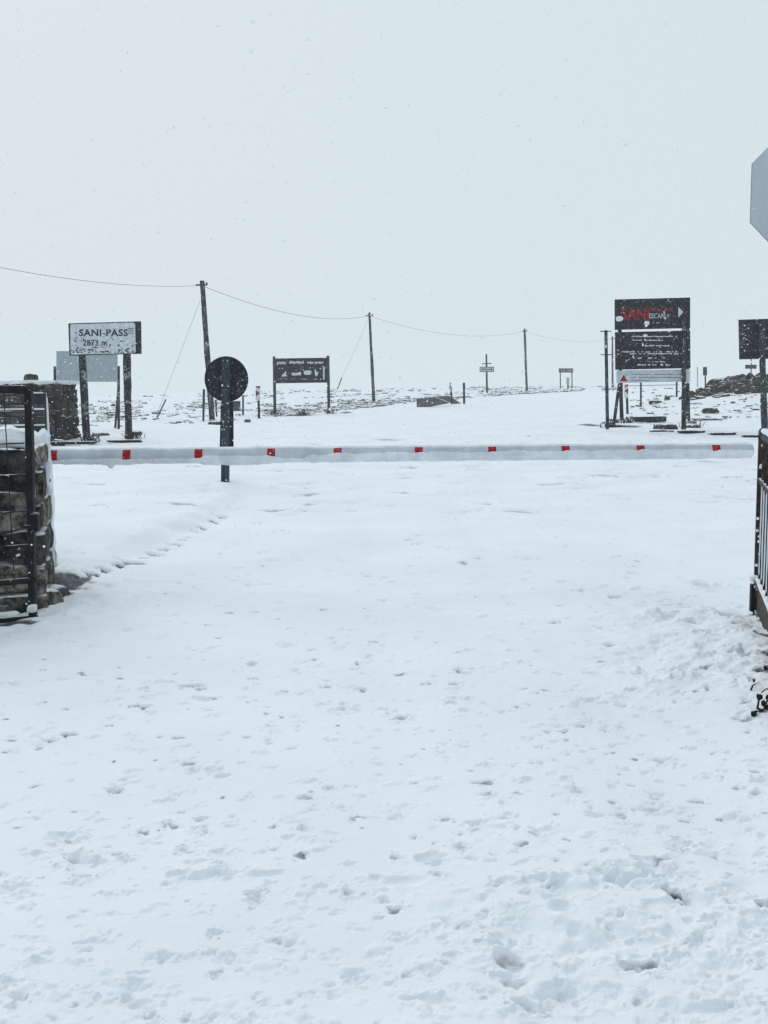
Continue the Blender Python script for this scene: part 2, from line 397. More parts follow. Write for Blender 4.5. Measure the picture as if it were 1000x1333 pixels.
    # the clearest pits and prints, shade painted in with the ground tone
    for a in [(662, 1250, 52, 26, .06, 0, .5), (690, 1212, 120, 60, .03), (760, 1235, 60, 40, .02), (735, 1160, 60, 24, .025), (600, 1185, 70, 30, .015), (940, 1265, 60, 34, .022), (985, 1215, 50, 30, .022), (720, 1290, 50, 20, .02), (560, 1300, 40, 16, .02), (905, 1180, 70, 30, .02), (780, 1300, 80, 30, .02), (930, 1318, 60, 20, .025), (876, 1166, 18, 20, .06, .5, 1.0), (864, 1146, 20, 16, .03, .6, .3), (850, 1135, 44, 16, .03, -.4, .2),
              (806, 1150, 36, 22, .045, 0, .3), (838, 1258, 60, 16, .045, .2, .6), (872, 1250, 30, 14, .035, .3, .3), (815, 1230, 70, 40, .02),
              (690, 1310, 34, 16, .04, -.4, .45), (998, 1184, 24, 18, .04, 0, .8), (908, 1232, 20, 14, .03, 0, .2), (920, 1206, 16, 12, .025, 0, .2),
              (513, 1186, 26, 9, .03, .3, .7), (188, 922, 22, 5, .035, 0, .75), (249, 895, 26, 4, .03, .1, .7), (90, 953, 21, 5, .03, .1, .7),
              (270, 1141, 60, 12, .03, 0, .15), (295, 1143, 36, 9, .03, 0, .35), (345, 1143, 50, 8, .02), (240, 1139, 40, 8, .02, 0, .1),
              (103, 1118, 34, 12, .03, 0, .45), (130, 1120, 20, 8, .02, 0, .2), (163, 1118, 18, 8, .02, 0, .2), (335, 1170, 18, 10, .03, 0, .4),
              (280, 1215, 16, 11, .03, .6, .4), (277, 1242, 18, 8, .03, 0, .3), (215, 1244, 16, 14, .03, .8, .35), (188, 1311, 36, 10, .035, -.1, .4),
              (460, 1264, 24, 9, .03, 0, .3), (280, 1271, 12, 9, .025, 0, .4), (15, 1311, 24, 7, .03, 0, .4), (165, 1302, 12, 6, .02, 0, .3),
              (395, 1088, 14, 6, .025, 0, .4), (262, 1068, 14, 6, .025, 0, .35), (660, 1153, 26, 8, .025, 0, .3), (560, 1120, 50, 10, .02, 0, .1),
              (625, 1078, 20, 8, .025, 0, .3), (655, 1053, 8, 5, .02, 0, .5), (520, 1148, 60, 12, .015), (860, 995, 20, 7, .03, 0, .5),
              (605, 732, 16, 4, .02, 0, .6), (574, 714, 10, 3, .02, 0, .4), (612, 643, 8, 3, .02, 0, .3), (805, 775, 22, 5, .03, 0, .7), (832, 791, 10, 4, .03, 0, .5),
              (912, 758, 30, 7, .03, 0, .5), (935, 760, 26, 5, .03, 0, .4), (760, 767, 12, 4, .02, 0, .3), (664, 783, 12, 4, .02, 0, .4), (490, 645, 16, 3, .02, 0, .3),
              (330, 868, 12, 5, .025, 0, .5), (165, 826, 13, 4, .025, 0, .5), (375, 845, 30, 5, .02, 0, .3), (467, 866, 6, 4, .02, 0, .7), (598, 853, 8, 3, .02, 0, .5),
              (597, 878, 10, 4, .02, 0, .6), (587, 918, 22, 4, .02, 0, .5), (446, 927, 8, 4, .02, 0, .4), (772, 880, 14, 6, .02, 0, .4), (880, 888, 12, 6, .025, 0, .4),
              (893, 790, 20, 6, .03, 0, .5), (930, 830, 26, 8, .035, 0, .5), (905, 812, 24, 7, .03, 0, .5), (870, 806, 24, 7, .03, 0, .4), (950, 805, 24, 7, .03, 0, .4), (965, 850, 34, 10, .03, 0, .4)]:
        at(*a)
    # slits along the edge of the verge, their shadow painted dark
    for px, py, w, h, ang in [(120, 750, 12, 9, -.6), (136, 744, 9, 9, -.9), (157, 738, 13, 20, -1.15), (172, 734, 22, 16, -.75), (186, 727, 8, 9, -.8), (200, 722, 19, 12, -.6), (213, 716, 10, 9, -.6), (238, 706, 8, 8, -.7), (258, 693, 8, 8, -.8), (280, 678, 8, 8, -.6), (290, 670, 7, 8, -.5), (228, 711, 9, 8, -.6), (246, 702, 7, 8, -.8), (266, 688, 10, 9, -.9), (300, 662, 8, 6, 0)]:
        g = G(px, py); k = g.y / F
        stamp(g.x, g.y, w * k * .8, .05, .055, ang, 1.0, .1)
    # scattered small pits, some with shade painted in
    r = random.Random(5)
    for _ in range(2300):
        px = r.uniform(-40, 1040); py = 600 + 740 * (r.random() ** .85)
        if py < 620 and px < 500: continue
        if py > 980 and px < 620 and r.random() < .45: continue
        g = G(px, py)
        if g is None or g.y > 16: continue
        s = r.choice((.6, .8, 1, 1, 1.5)) * (.006 + .0020 * g.y) * r.uniform(.6, 1.3)
        if px > 820 and 740 < py < 880: s *= 1.25
        stamp(g.x, g.y, s * r.uniform(.8, 1.8), s * r.uniform(.7, 1.3), s * r.uniform(.3, .7), r.uniform(-.5, .5), r.choice((0, 0, .3, .45, .6)) if g.y > 3.2 else r.choice((0, 0, 0, .3, .45)), r.uniform(0, .4), 2.5)
    for _ in range(260):
        cy = r.uniform(13, 32); cx = r.uniform(-.42, .42) * cy; q = .03 + .004 * cy
        stamp(cx, cy, q * r.uniform(1, 3), q * r.uniform(1, 2), q * r.uniform(.2, .5), r.uniform(-.3, .3), r.choice((0, .2, .4, .6)), .2, 2.5)
    # small clods
    for _ in range(900):
        px = r.uniform(-40, 1040); py = 700 + 640 * r.random()
        if r.random() < .4: px = r.uniform(820, 1030); py = r.uniform(760, 900)
        g = G(px, py)
        if g is None: continue
        s = r.uniform(.008, .03) * (.6 + .08 * g.y)
        stamp(g.x, g.y, s * r.uniform(1, 1.7), s, -s * r.uniform(.25, .55), r.uniform(-1, 1), 0, .1, 2.5)
    # bare earth by the pillar's foot
    for px, py, w, h in [(88, 762, 34, 12), (98, 757, 26, 9), (72, 775, 20, 10), (20, 815, 70, 8), (992, 832, 10, 26), (1000, 856, 14, 22), (1006, 878, 20, 14)]: at(px, py, w, h, .02, .3, .95)
    # bare patches at the signs' feet
    for px, py, w, h in [(770, 553, 22, 2.2), (820, 555, 40, 2.5), (860, 552, 20, 2), (893, 556, 22, 2.5), (383, 541, 60, 2), (452, 537, 16, 1.6), (486, 524, 12, 1.4), (60, 577, 20, 2), (172, 567, 20, 2)]: at(px, py, w, h, .02, 0, .9)
    nr, nc = Z.shape
    co = np.stack([X, Y, Z], -1).reshape(-1, 3).astype(np.float32)
    idx = np.arange(nr * nc).reshape(nr, nc)
    q = np.stack([idx[:-1, :-1], idx[:-1, 1:], idx[1:, 1:], idx[1:, :-1]], -1).reshape(-1, 4)
    me = bpy.data.meshes.new('snow_ground')
    me.vertices.add(len(co)); me.vertices.foreach_set('co', co.ravel())
    me.loops.add(q.size); me.loops.foreach_set('vertex_index', q.ravel().astype(np.int32))
    me.polygons.add(len(q)); me.polygons.foreach_set('loop_start', np.arange(0, q.size, 4, dtype=np.int32))
    me.polygons.foreach_set('loop_total', np.full(len(q), 4, np.int32))
    me.update(); me.polygons.foreach_set('use_smooth', np.ones(len(q), bool))
    a = me.attributes.new('bare', 'FLOAT', 'POINT'); a.data.foreach_set('value', bare.ravel().astype(np.float32))
    me.materials.append(M['snow'])
    o = bpy.data.objects.new('snow_ground', me); link(o); tag(o, 'trodden snow covering the road and the open plateau', 'snow', kind='structure')
build_ground()

# ---------------------------------------------------------------- stone work
def snow_bit(c, s, rz, seed, cuts, sq, amp, parent, name='lodged_snow'):
    bm = BM(); lump_slab(bm, c, s, rz, seed, cuts, sq, amp); finish(name, bm, 'lump', parent, True)
def course_wall(bm, p0, p1, z0, z1, rowh, th, rg, sq=.72, lens=(.2, .46), cuts=3, rough=.10):
    p0, p1 = Vector(p0), Vector(p1); L = (p1 - p0).length; u = (p1 - p0).normalized(); rz = math.atan2(u.y, u.x)
    z = z0; row = 0
    while z < z1 - .04:
        h = min(rowh * rg.uniform(.75, 1.25), z1 - z)
        if z1 - z - h < .09: h = z1 - z
        s = -rg.uniform(0, .12)
        while s < L - .03:
            l = rg.uniform(*lens)
            if L - s - l < .12: l = L - s
            a0 = max(0, s); c = p0 + u * ((a0 + s + l) / 2)
            rock(bm, (c.x, c.y, z + h / 2), (s + l - a0 - .012, th * rg.uniform(.9, 1.25), h - .014), rz, sq, rg.randint(0, 99999), cuts, rough)
            s += l
        z += h; row += 1

def lump_slab(bm, c, s, rz, seed, cuts=9, sq=.8, amp=.04):
    vs = rock(bm, c, s, rz, sq, seed, cuts, .05)
    off = seed * 3.1
    for v in vs:
        n = vnoise(np.array([v.co.x * 1.0 + v.co.z + off]), np.array([v.co.y + v.co.z * .7]), .16, 41)[0]
        n2 = vnoise(np.array([v.co.x - v.co.z + off]), np.array([v.co.y + v.co.z * 1.3]), .07, 42)[0]
        v.co += Vector((n, n2, n * .6 + n2 * .4)) * amp * .5

# near stone pillar that carries the boom
A, B_ = Vector((-2.60, 7.33, 0)), Vector((-2.93, 8.52, 0))
inn = Vector((-1.25, -.27, 0))
D_, C_ = A + inn, B_ + inn
t = root('stone_pillar', 'dark stone gate pillar capped with snow, carrying the end of the striped boom', 'pillar', (A + C_) / 2)
rg = random.Random(3)
bm = BM()
course_wall(bm, A, B_, -.06, 1.24, .22, .15, rg, .6, (.16, .5), 6, .22); course_wall(bm, D_, A, -.12, 1.24, .25, .15, rg, .6, (.2, .5), 6, .22)
course_wall(bm, C_, B_, 0, 1.24, .25, .13, rg, cuts=2); course_wall(bm, C_, D_, -.1, 1.24, .25, .13, rg, cuts=2)
finish('stonework', bm, 'stone', t, True)
bm = BM()
vs = []
cc = (A + C_) / 2
for z in (-.15, 1.2):
    for p in (A, B_, C_, D_): q = cc + (p - cc) * .955; vs.append(bm.verts.new((q.x, q.y, z)))
for f in ((3, 2, 1, 0), (4, 5, 6, 7), (0, 1, 5, 4), (1, 2, 6, 5), (2, 3, 7, 6), (3, 0, 4, 7)): bm.faces.new([vs[i] for i in f])
finish('mortar_core', bm, 'mortar', t)
bm = BM()
rock(bm, (A.x - .07, A.y + .14, .0), (.26, .46, .30), -.25, .2, 5, 6, .3); rock(bm, (A.x - .12, A.y + .55, .0), (.26, .4, .2), -.5, .1, 9, 6, .3)
rock(bm, (A.x - .33, A.y - .05, .0), (.5, .26, .2), .1, .25, 12, 6, .3)
finish('footing', bm, 'stone', t, True)
bm = BM()
ang = math.atan2((B_ - A).y, (B_ - A).x) - math.pi / 2
lump_slab(bm, (cc.x + .01, cc.y, 1.285), (1.36, 1.36, .15), ang, 3, 11, .72, .05)
lump_slab(bm, (B_.x + .085, B_.y - .13, .72), (.10, .28, 1.25), ang, 8, 11, .75, .05)
lump_slab(bm, (B_.x + .0, B_.y - .2, 1.18), (.2, .5, .24), ang, 14, 7, .5, .05)
finish('snow_cover', bm, 'lump', t, True)

# far stone enclosure wall
Yw = 31.0
t = root('stone_wall', 'low dark stone hut wall with snow on top, behind the gate pillar', 'wall', P(40, 577, Yw))
pr, pl = P(75, 577, Yw), P(-60, 577, Yw)
zt = P(70, 499, Yw).z; zb = gz(pr.x, Yw) - .1
rg = random.Random(17); bm = BM()
course_wall(bm, (pl.x, Yw, 0), (pr.x - .08, Yw, 0), zb, zt, .3, .3, rg, .78, (.2, .8), 5, .34)
course_wall(bm, (pr.x - .1, Yw + .1, 0), (pr.x - .1, Yw + 2.2, 0), zb, zt, .3, .3, rg, .78, (.2, .7), 5, .34)
finish('stonework', bm, 'wallstone', t, True)
bm = BM(); box(bm, ((pl.x + pr.x) / 2 - .1, Yw + .2, (zb + zt) / 2 - .03), (pr.x - pl.x - .25, .34, zt - zb - .06)); box(bm, (pr.x - .14, Yw + 1.2, (zb + zt) / 2 - .03), (.2, 2.0, zt - zb - .06)); finish('mortar_core', bm, 'kerb', t)
bm = BM(); lump_slab(bm, ((pl.x + pr.x) / 2, Yw + .1, zt + .03), (pr.x - pl.x, .55, .13), 0, 21, 9, .8, .06); lump_slab(bm, (pr.x - .1, Yw + 1.3, zt + .03), (.5, 2.0, .12), 0, 22, 6, .8, .06)
finish('snow_cover', bm, 'lump', t, True)
c = P(39, 494, Yw); bm = BM(); rock(bm, (c.x, Yw + .1, zt + .16), (.42, .3, .3), .2, .2, 5, 4)
o = finish('loose_stone', bm, 'wallstone', None, True, (c.x, Yw + .1, zt + .05)); tag(o, 'single rounded dark stone sitting on the snowy wall top', 'stone')

# ---------------------------------------------------------------- left gate leaf (standing open towards the viewer)
def lerp(a, b, s): return Vector(a).lerp(Vector(b), s)
g0, g1 = Vector((-2.50, 7.05, 0)), Vector((-4.5, 6.05, 0))
t = root('wire_mesh_gate', 'black steel gate leaf with wide wire mesh, standing open before the stone pillar', 'gate', g0)
bm = BM()
zg = 1.665
beam(bm, P(43.4, 815, 7.05), P(37.6, 507, 7.05), .048, .05); box(bm, (g1.x, g1.y, .83), (.06, .06, zg), -.04, .006)
for z, r in ((zg - .01, .03), (.30, .022), (.03, .016)): tube(bm, g0 + Vector((0, 0, z)), g1 + Vector((0, 0, z)), r, n=10)
finish('frame', bm, 'black_metal', t)
bm = BM()
for z in (.56, .80, 1.06, 1.28, 1.50): tube(bm, g0 + Vector((-.02, -.02, z)), g1 + Vector((0.02, 0.01, z)), .0055, n=5)
for k in range(1, 13):
    q = lerp(g0, g1, k * .078 - .01); tube(bm, q + Vector((.008, 0, .3)), q + Vector((.008, 0, zg - .03)), .004, n=5)
finish('mesh_wire', bm, 'black_metal', t)
bm = BM(); box(bm, (g0.x + .022, g0.y - .01, .72), (.055, .075, .13), 0, .008); tube(bm, (g0.x - .05, g0.y - .035, .69), (g0.x + .05, g0.y - .035, .69), .012)
finish('latch', bm, 'black_metal', t)
snow_bit((g0.x + .012, g0.y + .02, 1.2), (.02, .05, .72), 0, 4, 6, .7, .02, t)
snow_bit((g0.x - .025, g0.y - .04, .10), (.06, .06, .06), 0, 6, 4, .4, .02, t)
snow_bit((g0.x - .28, g0.y - .14, .075), (.4, .05, .035), .46, 7, 6, .7, .02, t)


# mesh fence panel behind the pillar
Yf = 9.3
t = root('mesh_fence_panel', 'narrow panel of square snow lined wire mesh fence behind the pillar', 'fence', P(50, 700, Yf))
bm = BM(); q0, q1 = P(-30, 511, Yf), P(59, 513, Yf)
tube(bm, (q1.x, Yf, 0), (q1.x, Yf, q1.z), .014); tube(bm, (q0.x, Yf, 0), (q0.x, Yf, q0.z), .02); tube(bm, (q0.x, Yf, q0.z), (q1.x, Yf, q1.z), .014)
finish('frame', bm, 'greywood', t)
bm = BM()
for k in range(1, 11):
    z = q1.z - .148 * k
    if z > .05: tube(bm, (q0.x, Yf, z), (q1.x, Yf, z), .008, n=6)
x = q1.x - .17
while x > q0.x: tube(bm, (x, Yf + .016, 0), (x, Yf + .016, q1.z), .005, n=6); x -= .17
finish('mesh_wire', bm, 'greywood', t)
for k in range(0, 6):
    z = q1.z - .148 * k + .012; snow_bit(((q0.x + q1.x) / 2, Yf - .004, z), (q1.x - q0.x, .02, .016), 0, 30 + k, 4, .8, .004, t)
snow_bit((q1.x + .01, Yf, q1.z * .6), (.02, .022, q1.z * .8), 0, 44, 4, .8, .006, t)


# ---------------------------------------------------------------- right gate leaf
h0 = Vector((2.615, 6.90, .02)); ud = Vector((-.27, -.91, 0)).normalized(); h1 = h0 + ud * 2.6
t = root('barred_gate', 'dark brown barred gate leaf with a solid kick plate, open at the road edge', 'gate', h0)
Z1 = 1.285
def hp(s, z): return h0 + ud * s + Vector((0, 0, z))
rzg = math.atan2(ud.y, ud.x)
bm = BM()
box(bm, h0 + Vector((.005, 0, Z1 / 2 - .03)), (.06, .055, Z1), rzg, .005); box(bm, hp(2.6, Z1 / 2), (.05, .045, Z1 - .03), rzg, .005)
for z, th in ((.95, .028), (.245, .034), (.02, .03)): box(bm, hp(1.3, z), (2.55, .036, th), rzg)
finish('frame', bm, 'brown_metal', t)
bm = BM()
path_tube(bm, [hp(-.01, Z1 - .05), hp(.02, Z1 - .0), hp(.08, Z1 - .005), hp(.2, Z1 - .03), hp(2.6, Z1 - .03)], .026, 10)
finish('top_rail', bm, 'greywood', t, True)
bm = BM()
for k in range(12): tube(bm, hp(.2 + k * .2, .26), hp(.2 + k * .2, Z1 - .04), .012, n=8)
for z in (.42, .62, .80): tube(bm, hp(.04, z) + Vector((.012, 0, 0)), hp(2.56, z) + Vector((.012, 0, 0)), .006, n=6)
finish('upright_bars', bm, 'brown_metal', t)
bm = BM(); box(bm, hp(1.3, .125), (2.52, .008, .20), rzg); finish('kick_plate', bm, 'brown_metal', t)
snow_bit(hp(1.33, Z1 + .012), (2.55, .042, .034), rzg, 51, 12, .7, .012, t)
snow_bit(hp(1.3, .278), (2.5, .05, .03), rzg, 52, 12, .7, .012, t)
snow_bit(h0 + Vector((-.03, -.02, .26)), (.05, .06, .05), 0, 53, 4, .3, .02, t)
for k in range(12): snow_bit(hp(.205 + k * .2, .62) + Vector((-.010, -.008, 0)), (.006, .009, .62), rzg, 60 + k, 3, .8, .004, t)
for k in range(14): snow_bit(h0 + Vector((-.01 + RND.uniform(-.015, .015), -.028, RND.uniform(.1, 1.25))), (.02, .015, .02), 0, 90 + k, 2, .2, .005, t)

bm = BM(); box(bm, h0 + Vector((-.034, 0, .12)), (.022, .045, .2), 0, .004); finish('latch', bm, 'black_metal', t)

# ---------------------------------------------------------------- boom barrier
Yb = 8.62
b0, b1 = P(40, 594.5, Yb), P(979, 586.5, Yb)
t = root('boom_barrier', 'long white boom with ten red bands, crusted with snow, across the road', 'barrier', b0)
R = .061
bx = (b1 - b0).normalized(); bz = Vector((0, 0, 1)) - bx * bx.z; bz.normalize(); by = Vector((0, 1, 0))
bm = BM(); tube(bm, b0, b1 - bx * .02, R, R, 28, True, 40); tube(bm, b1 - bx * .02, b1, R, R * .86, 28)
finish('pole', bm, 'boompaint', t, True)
def bpx(px): return b0 + (b1 - b0) * ((px - 40) / (979 - 40))
for px in (72, 167, 260, 354, 440, 545, 640, 735, 832, 930):
    c = bpx(px); bm = BM(); tube(bm, c - bx * .034, c + bx * .034, R + .002, R + .002, 28, False); finish('red_band', bm, 'redpaint', t, True)
bm = BM(); NS, NA = 900, 22; grid = []
for i in range(NS + 1):
    px = 62 + (977.5 - 62) * i / NS; c = bpx(px)
    hi = np.interp(px, [62, 70, 230, 262, 270, 345, 362, 395, 402, 430, 970], [62, 66, 68, 66, 90, 84, 66, 60, 88, 104, 106])
    hang = np.interp(px, [62, 100, 120, 140, 150, 225, 258, 266, 300, 335, 360, 398, 410, 520, 970], [0, 0, .004, .007, .005, .002, .001, .016, .022, .018, .001, .0, .008, .001, 0])
    hang += .032 * math.exp(-((px - 145) / 4.5) ** 4) + .012 * math.exp(-((px - 165) / 7) ** 2)
    n1 = float(vnoise(px, 0, 23, 51)); n2 = float(vnoise(px, 0, 7, 52)); n3 = float(vnoise(px, 0, 3, 53))
    hi += 9 * n1 + 5 * n2 + 2.5 * n3
    lo = -4
    hang += .004 * max(0, n2) ** 2 * (px < 700)
    th = max(.002, .007 + .004 * n1 + .003 * n2)
    rowv = []
    for j in range(NA + 1):
        s = j / NA; a = math.radians(lo + (hi - lo) * s)          # angle from straight down, growing towards the viewer
        e = math.sin(math.pi * min(max(s, 0), 1)) ** .35
        k2 = float(vnoise(px, j * 6, 9, 54)) * .0025
        r = R + .001 + (th + k2) * e
        p = c + bx * 0 - by * (math.sin(a) * r) - bz * (math.cos(a) * r)
        p = p - bz * max(0, hang + .003 * n3 * (hang > .003)) * math.exp(-((s - .25) / .28) ** 2)
        rowv.append(bm.verts.new(p))
    grid.append(rowv)
for a, b in zip(grid, grid[1:]):
    for j in range(NA): bm.faces.new((a[j], a[j + 1], b[j + 1], b[j]))
finish('snow_crust', bm, 'crust', t, True)
bm = BM(); NS, NA = 500, 8; grid = []
for i in range(NS + 1):
    px = 62 + (976 - 62) * i / NS; c = bpx(px); rowv = []
    n1 = float(vnoise(px, 0, 30, 61)); n2 = float(vnoise(px, 0, 8, 62))
    for j in range(NA + 1):
        s = j / NA; a = math.radians(-32 + 62 * s + 6 * n1)
        r = R + .0005 + (.010 + .004 * n1 + .002 * n2) * math.sin(math.pi * s) ** .6
        rowv.append(bm.verts.new(c + by * (math.sin(a) * r) + bz * (math.cos(a) * r)))
    grid.append(rowv)
for a, b in zip(grid, grid[1:]):
    for j in range(NA): bm.faces.new((a[j], b[j], b[j + 1], a[j + 1]))
finish('snow_ridge', bm, 'lump', t, True)

# ---------------------------------------------------------------- lettering
def text(s, x0, y0, x1, y1, Y, mat, parent, name='lettering', bold=0.0, gap=.006):
    cu = bpy.data.curves.new('tmp', 'FONT'); cu.body = s; cu.size = 1; cu.offset = bold; cu.space_character = 1.08; cu.resolution_u = 3
    ob = bpy.data.objects.new('tmp', cu); link(ob)
    me = bpy.data.meshes.new_from_object(ob.evaluated_get(bpy.context.evaluated_depsgraph_get()))
    bpy.data.objects.remove(ob)
    xs = [v.co.x for v in me.vertices]; ys = [v.co.y for v in me.vertices]
    a, b, c, d = min(xs), max(xs), min(ys), max(ys)
    bm = BM(); bm.from_mesh(me); bpy.data.meshes.remove(me)
    for v in bm.verts:
        px = x0 + (x1 - x0) * (v.co.x - a) / (b - a); py = y1 + (y0 - y1) * (v.co.y - c) / (d - c)
        v.co = P(px, py, Y - gap)
    q = bmesh.ops.extrude_face_region(bm, geom=bm.faces[:])
    bmesh.ops.translate(bm, verts=[v for v in q['geom'] if isinstance(v, bmesh.types.BMVert)], vec=(0, gap - .002, 0))
    return finish(name, bm, mat, parent)
def strokes(bm, x0, y0, x1, y1, Y, rg, gap=.005, wmin=.8, wmax=2.2, brk=.18, thin=.5):
    """an illegible row of lettering: short uneven strokes"""
    x = x0
    while x < x1:
        w = rg.uniform(wmin, wmax)
        if rg.random() > brk:
            h = (y1 - y0); a = y0 + h * rg.uniform(0, .35); b = y1 - h * rg.uniform(0, .35)
            x_ = min(x + w, x1); s = rg.uniform(-.3, .3)
            bm.faces.new([bm.verts.new(P(*q, Y - gap)) for q in ((x, a), (x_, a + s), (x_, b + s), (x, b))])
        x += w + rg.uniform(.1, thin)
def poly(pts, Y, mat, parent, name, gap=.006):
    bm = BM(); slab(bm, [P(x, y, Y - gap) for x, y in pts], gap - .002); return finish(name, bm, mat, parent)

# ---------------------------------------------------------------- pass sign
Y = 32.0
t = root('place_name_sign', 'weathered white board on two wooden poles reading SANI-PASS', 'sign', G(140, 573))
t.location = P(140, 575, Y)
bm = BM(); slab(bm, [P(89, 421, Y), P(183, 418.2, Y), P(183.6, 460.5, Y), P(90.5, 463, Y)], .10); finish('board', bm, 'board', t)
bm = BM()
pts = [(91.4, 424), (93, 422.2), (173.5, 419.8), (176, 421.6), (176.8, 458.0), (175, 459.6), (94, 461.6), (92, 460)]
slab(bm, [P(x, y, Y - .012) for x, y in pts], .010); finish('white_panel', bm, 'whitepanel', t)
text('SANI-PASS', 103, 428.6, 166.5, 437.6, Y - .014, 'ink', t, bold=.022)
text('2873 m', 108, 442.2, 139, 450.2, Y - .014, 'ink', t, bold=.014)
bm = BM(); rg = random.Random(4)
for k in range(130):
    if k < 90: x = rg.uniform(92, 176); y = 461 - abs(rg.gauss(0, 5))
    else: x = rg.uniform(93, 176); y = rg.uniform(424, 460)
    if 101 < x < 168 and 426 < y < 439: continue
    y = max(y, 423); w = rg.uniform(.8, 6.5) * (1 if k < 90 else .6); h = rg.uniform(.35, 1.3); n = 7; an = rg.uniform(-.3, .15)
    ps = []
    for i in range(n):
        a = 2 * math.pi * i / n; r = rg.uniform(.6, 1.1); dx, dy = w / 2 * r * math.cos(a), h * r * math.sin(a)
        ps.append((min(max(x + dx * math.cos(an) - dy * math.sin(an), 91.8), 176.4), min(y + dx * math.sin(an) + dy * math.cos(an), 459.4)))
    bm.faces.new([bm.verts.new(P(*p, Y - .0155)) for p in ps])
for i in range(8):
    x = 168 + i * .9; strokes(bm, 167.5, 427 + (i % 3) * 3, 174, 428.3 + (i % 3) * 3, Y, rg, .0155 + i * .0003)
finish('peeled_patches', bm, 'grime', t)
for (xa, ya, xb, yb) in ((105.2, 462, 113.4, 577), (164.6, 460, 167.8, 575)):
    bm = BM(); tube(bm, P(xa, ya - 30, Y + .23), P(xb, yb, Y + .23), .115, .125, 12, True, 10, .008); finish('pole', bm, 'wood', t, True)

# blank grey sign behind
Y = 40.0
t = root('blank_sign', 'plain pale grey sheet on dark posts, blank back behind the place name sign', 'sign', P(113, 566, Y))
bm = BM(); slab(bm, rect(73.5, 457, 153, 497, Y), .03); finish('panel', bm, 'greypanel', t)
for x, a, b, x2 in ((71.5, 477, 568, 72), (154.5, 476.5, 567, 154.6)):
    bm = BM(); tube(bm, P(x, a, Y + .1), P(x2, b, Y + .1), .055, .055, 8); finish('post', bm, 'wood', t, True)
bm = BM(); tube(bm, P(154.2, 505, Y + .15), P(149.4, 567, Y + .9), .045, .045, 8); finish('brace', bm, 'wood', t, True)

# ---------------------------------------------------------------- utility poles with cable and stays
def sag(a, b, s, n=18):
    return [a.lerp(b, k / n) - Vector((0, 0, s * 4 * (k / n) * (1 - k / n))) for k in range(n + 1)]
poles = [('tilted dark utility pole standing behind the round road sign', 263.2, 365.5, 276.5, 551, 49, .13),
         ('utility pole second along the cable, beyond the three worded information board', 481, 407, 486.8, 523, 79, .12),
         ('grey utility pole third along the cable, on the far snowy rise', 683, 428, 686, 514, 107, .12),
         ('faint far utility pole last along the cable, just left of the stacked black signs', 797.3, 438, 797.5, 508, 135, .12)]
tops = []
for lab, xa, ya, xb, yb, Y, r in poles:
    t = root('utility_pole', lab, 'pole', P(xb, yb, Y), 'utility poles carrying the cable')
    bm = BM(); tube(bm, P(xb, yb + 1, Y), P(xa, ya, Y), r * 1.12, r * .9, 12, True, 8, .01); finish('shaft', bm, 'wood', t, True)
    tp = P(xa, ya + 6.5 * 49 / Y * .8 + 1, Y); tops.append(tp)
    bm = BM(); tube(bm, tp + Vector((-.28, -.1, .02)), tp + Vector((.28, -.1, .02)), .035, n=8); tube(bm, tp + Vector((.24, -.1, 0)), tp + Vector((.24, -.1, .14)), .04, n=8); finish('insulator', bm, 'greywood', t, True)
cab0 = Vector((-17.2, 19.0, 7.1))
bm = BM(); tp = tops[0]
t = root('utility_pole', 'utility pole of the cable nearest the viewer, beyond the frame edge', 'pole', Vector((-17.2, 19, gz(-17.2, 19))), 'utility poles carrying the cable') if False else None
for i, (a, b, s, r) in enumerate(((cab0, tops[0], 1.02, .009), (tops[0], tops[1], .75, .012), (tops[1], tops[2], .95, .011), (tops[2], tops[3], .7, .009))):
    bm = BM(); path_tube(bm, sag(a, b, s, 26), r, 5)
    o = finish('overhead_cable', bm, 'cable', None, False, a)
    tag(o, ['sagging overhead cable running from the tilted pole out over the place name sign', 'sagging overhead cable between the tilted pole and the second pole', 'thin sagging cable between the second pole and the third pole', 'barely visible cable from the third pole to the stacked black signs'][i], 'cable', 'overhead cable spans')
for i, (a, b, c, r) in enumerate(((P(260.5, 392, 49.2), P(216, 520, 50.5), P(200, 551, 51), .02), (P(479, 417, 79.2), P(445, 492, 82), P(439, 506, 83), .022))):
    t = root('guy_wire', ['long stay wire slanting down from the tilted utility pole', 'faint stay wire slanting down from the second utility pole'][i], 'wire', c, 'pole stay wires')
    bm = BM(); tube(bm, a, c, r * .42, n=5); finish('strand', bm, 'wire', t)
    bm = BM(); tube(bm, b, c - Vector((0, 0, .1)), r * 2.0, n=6); finish('sleeve', bm, 'guy', t)

# ---------------------------------------------------------------- round road sign, seen from behind
Y = 17.6
t = root('round_road_sign', 'round road sign seen from behind, dark disc on a bluish flat post', 'sign', P(294, 626, Y))
bm = BM(); c = P(295, 493.5, Y + .06); n = 48; Rr = 27.6 * Y / F
a = [bm.verts.new(c + Vector((math.cos(2 * math.pi * i / n) * Rr, -.012, math.sin(2 * math.pi * i / n) * Rr * 1.03))) for i in range(n)]
b = [bm.verts.new(v.co + Vector((0, .024, 0))) for v in a]
bm.faces.new(a); bm.faces.new(b[::-1])
for i in range(n): bm.faces.new((a[i], a[(i + 1) % n], b[(i + 1) % n], b[i]))
finish('disc', bm, 'roundback', t)
bm = BM()
for i in range(n):
    p = c + Vector((math.cos(2 * math.pi * i / n) * Rr, -.012, math.sin(2 * math.pi * i / n) * Rr * 1.03)); q = c + Vector((math.cos(2 * math.pi * (i + 1) / n) * Rr, -.012, math.sin(2 * math.pi * (i + 1) / n) * Rr * 1.03))
    tube(bm, p, q, .012, n=6, cap=False)
finish('rim', bm, 'board', t, True)
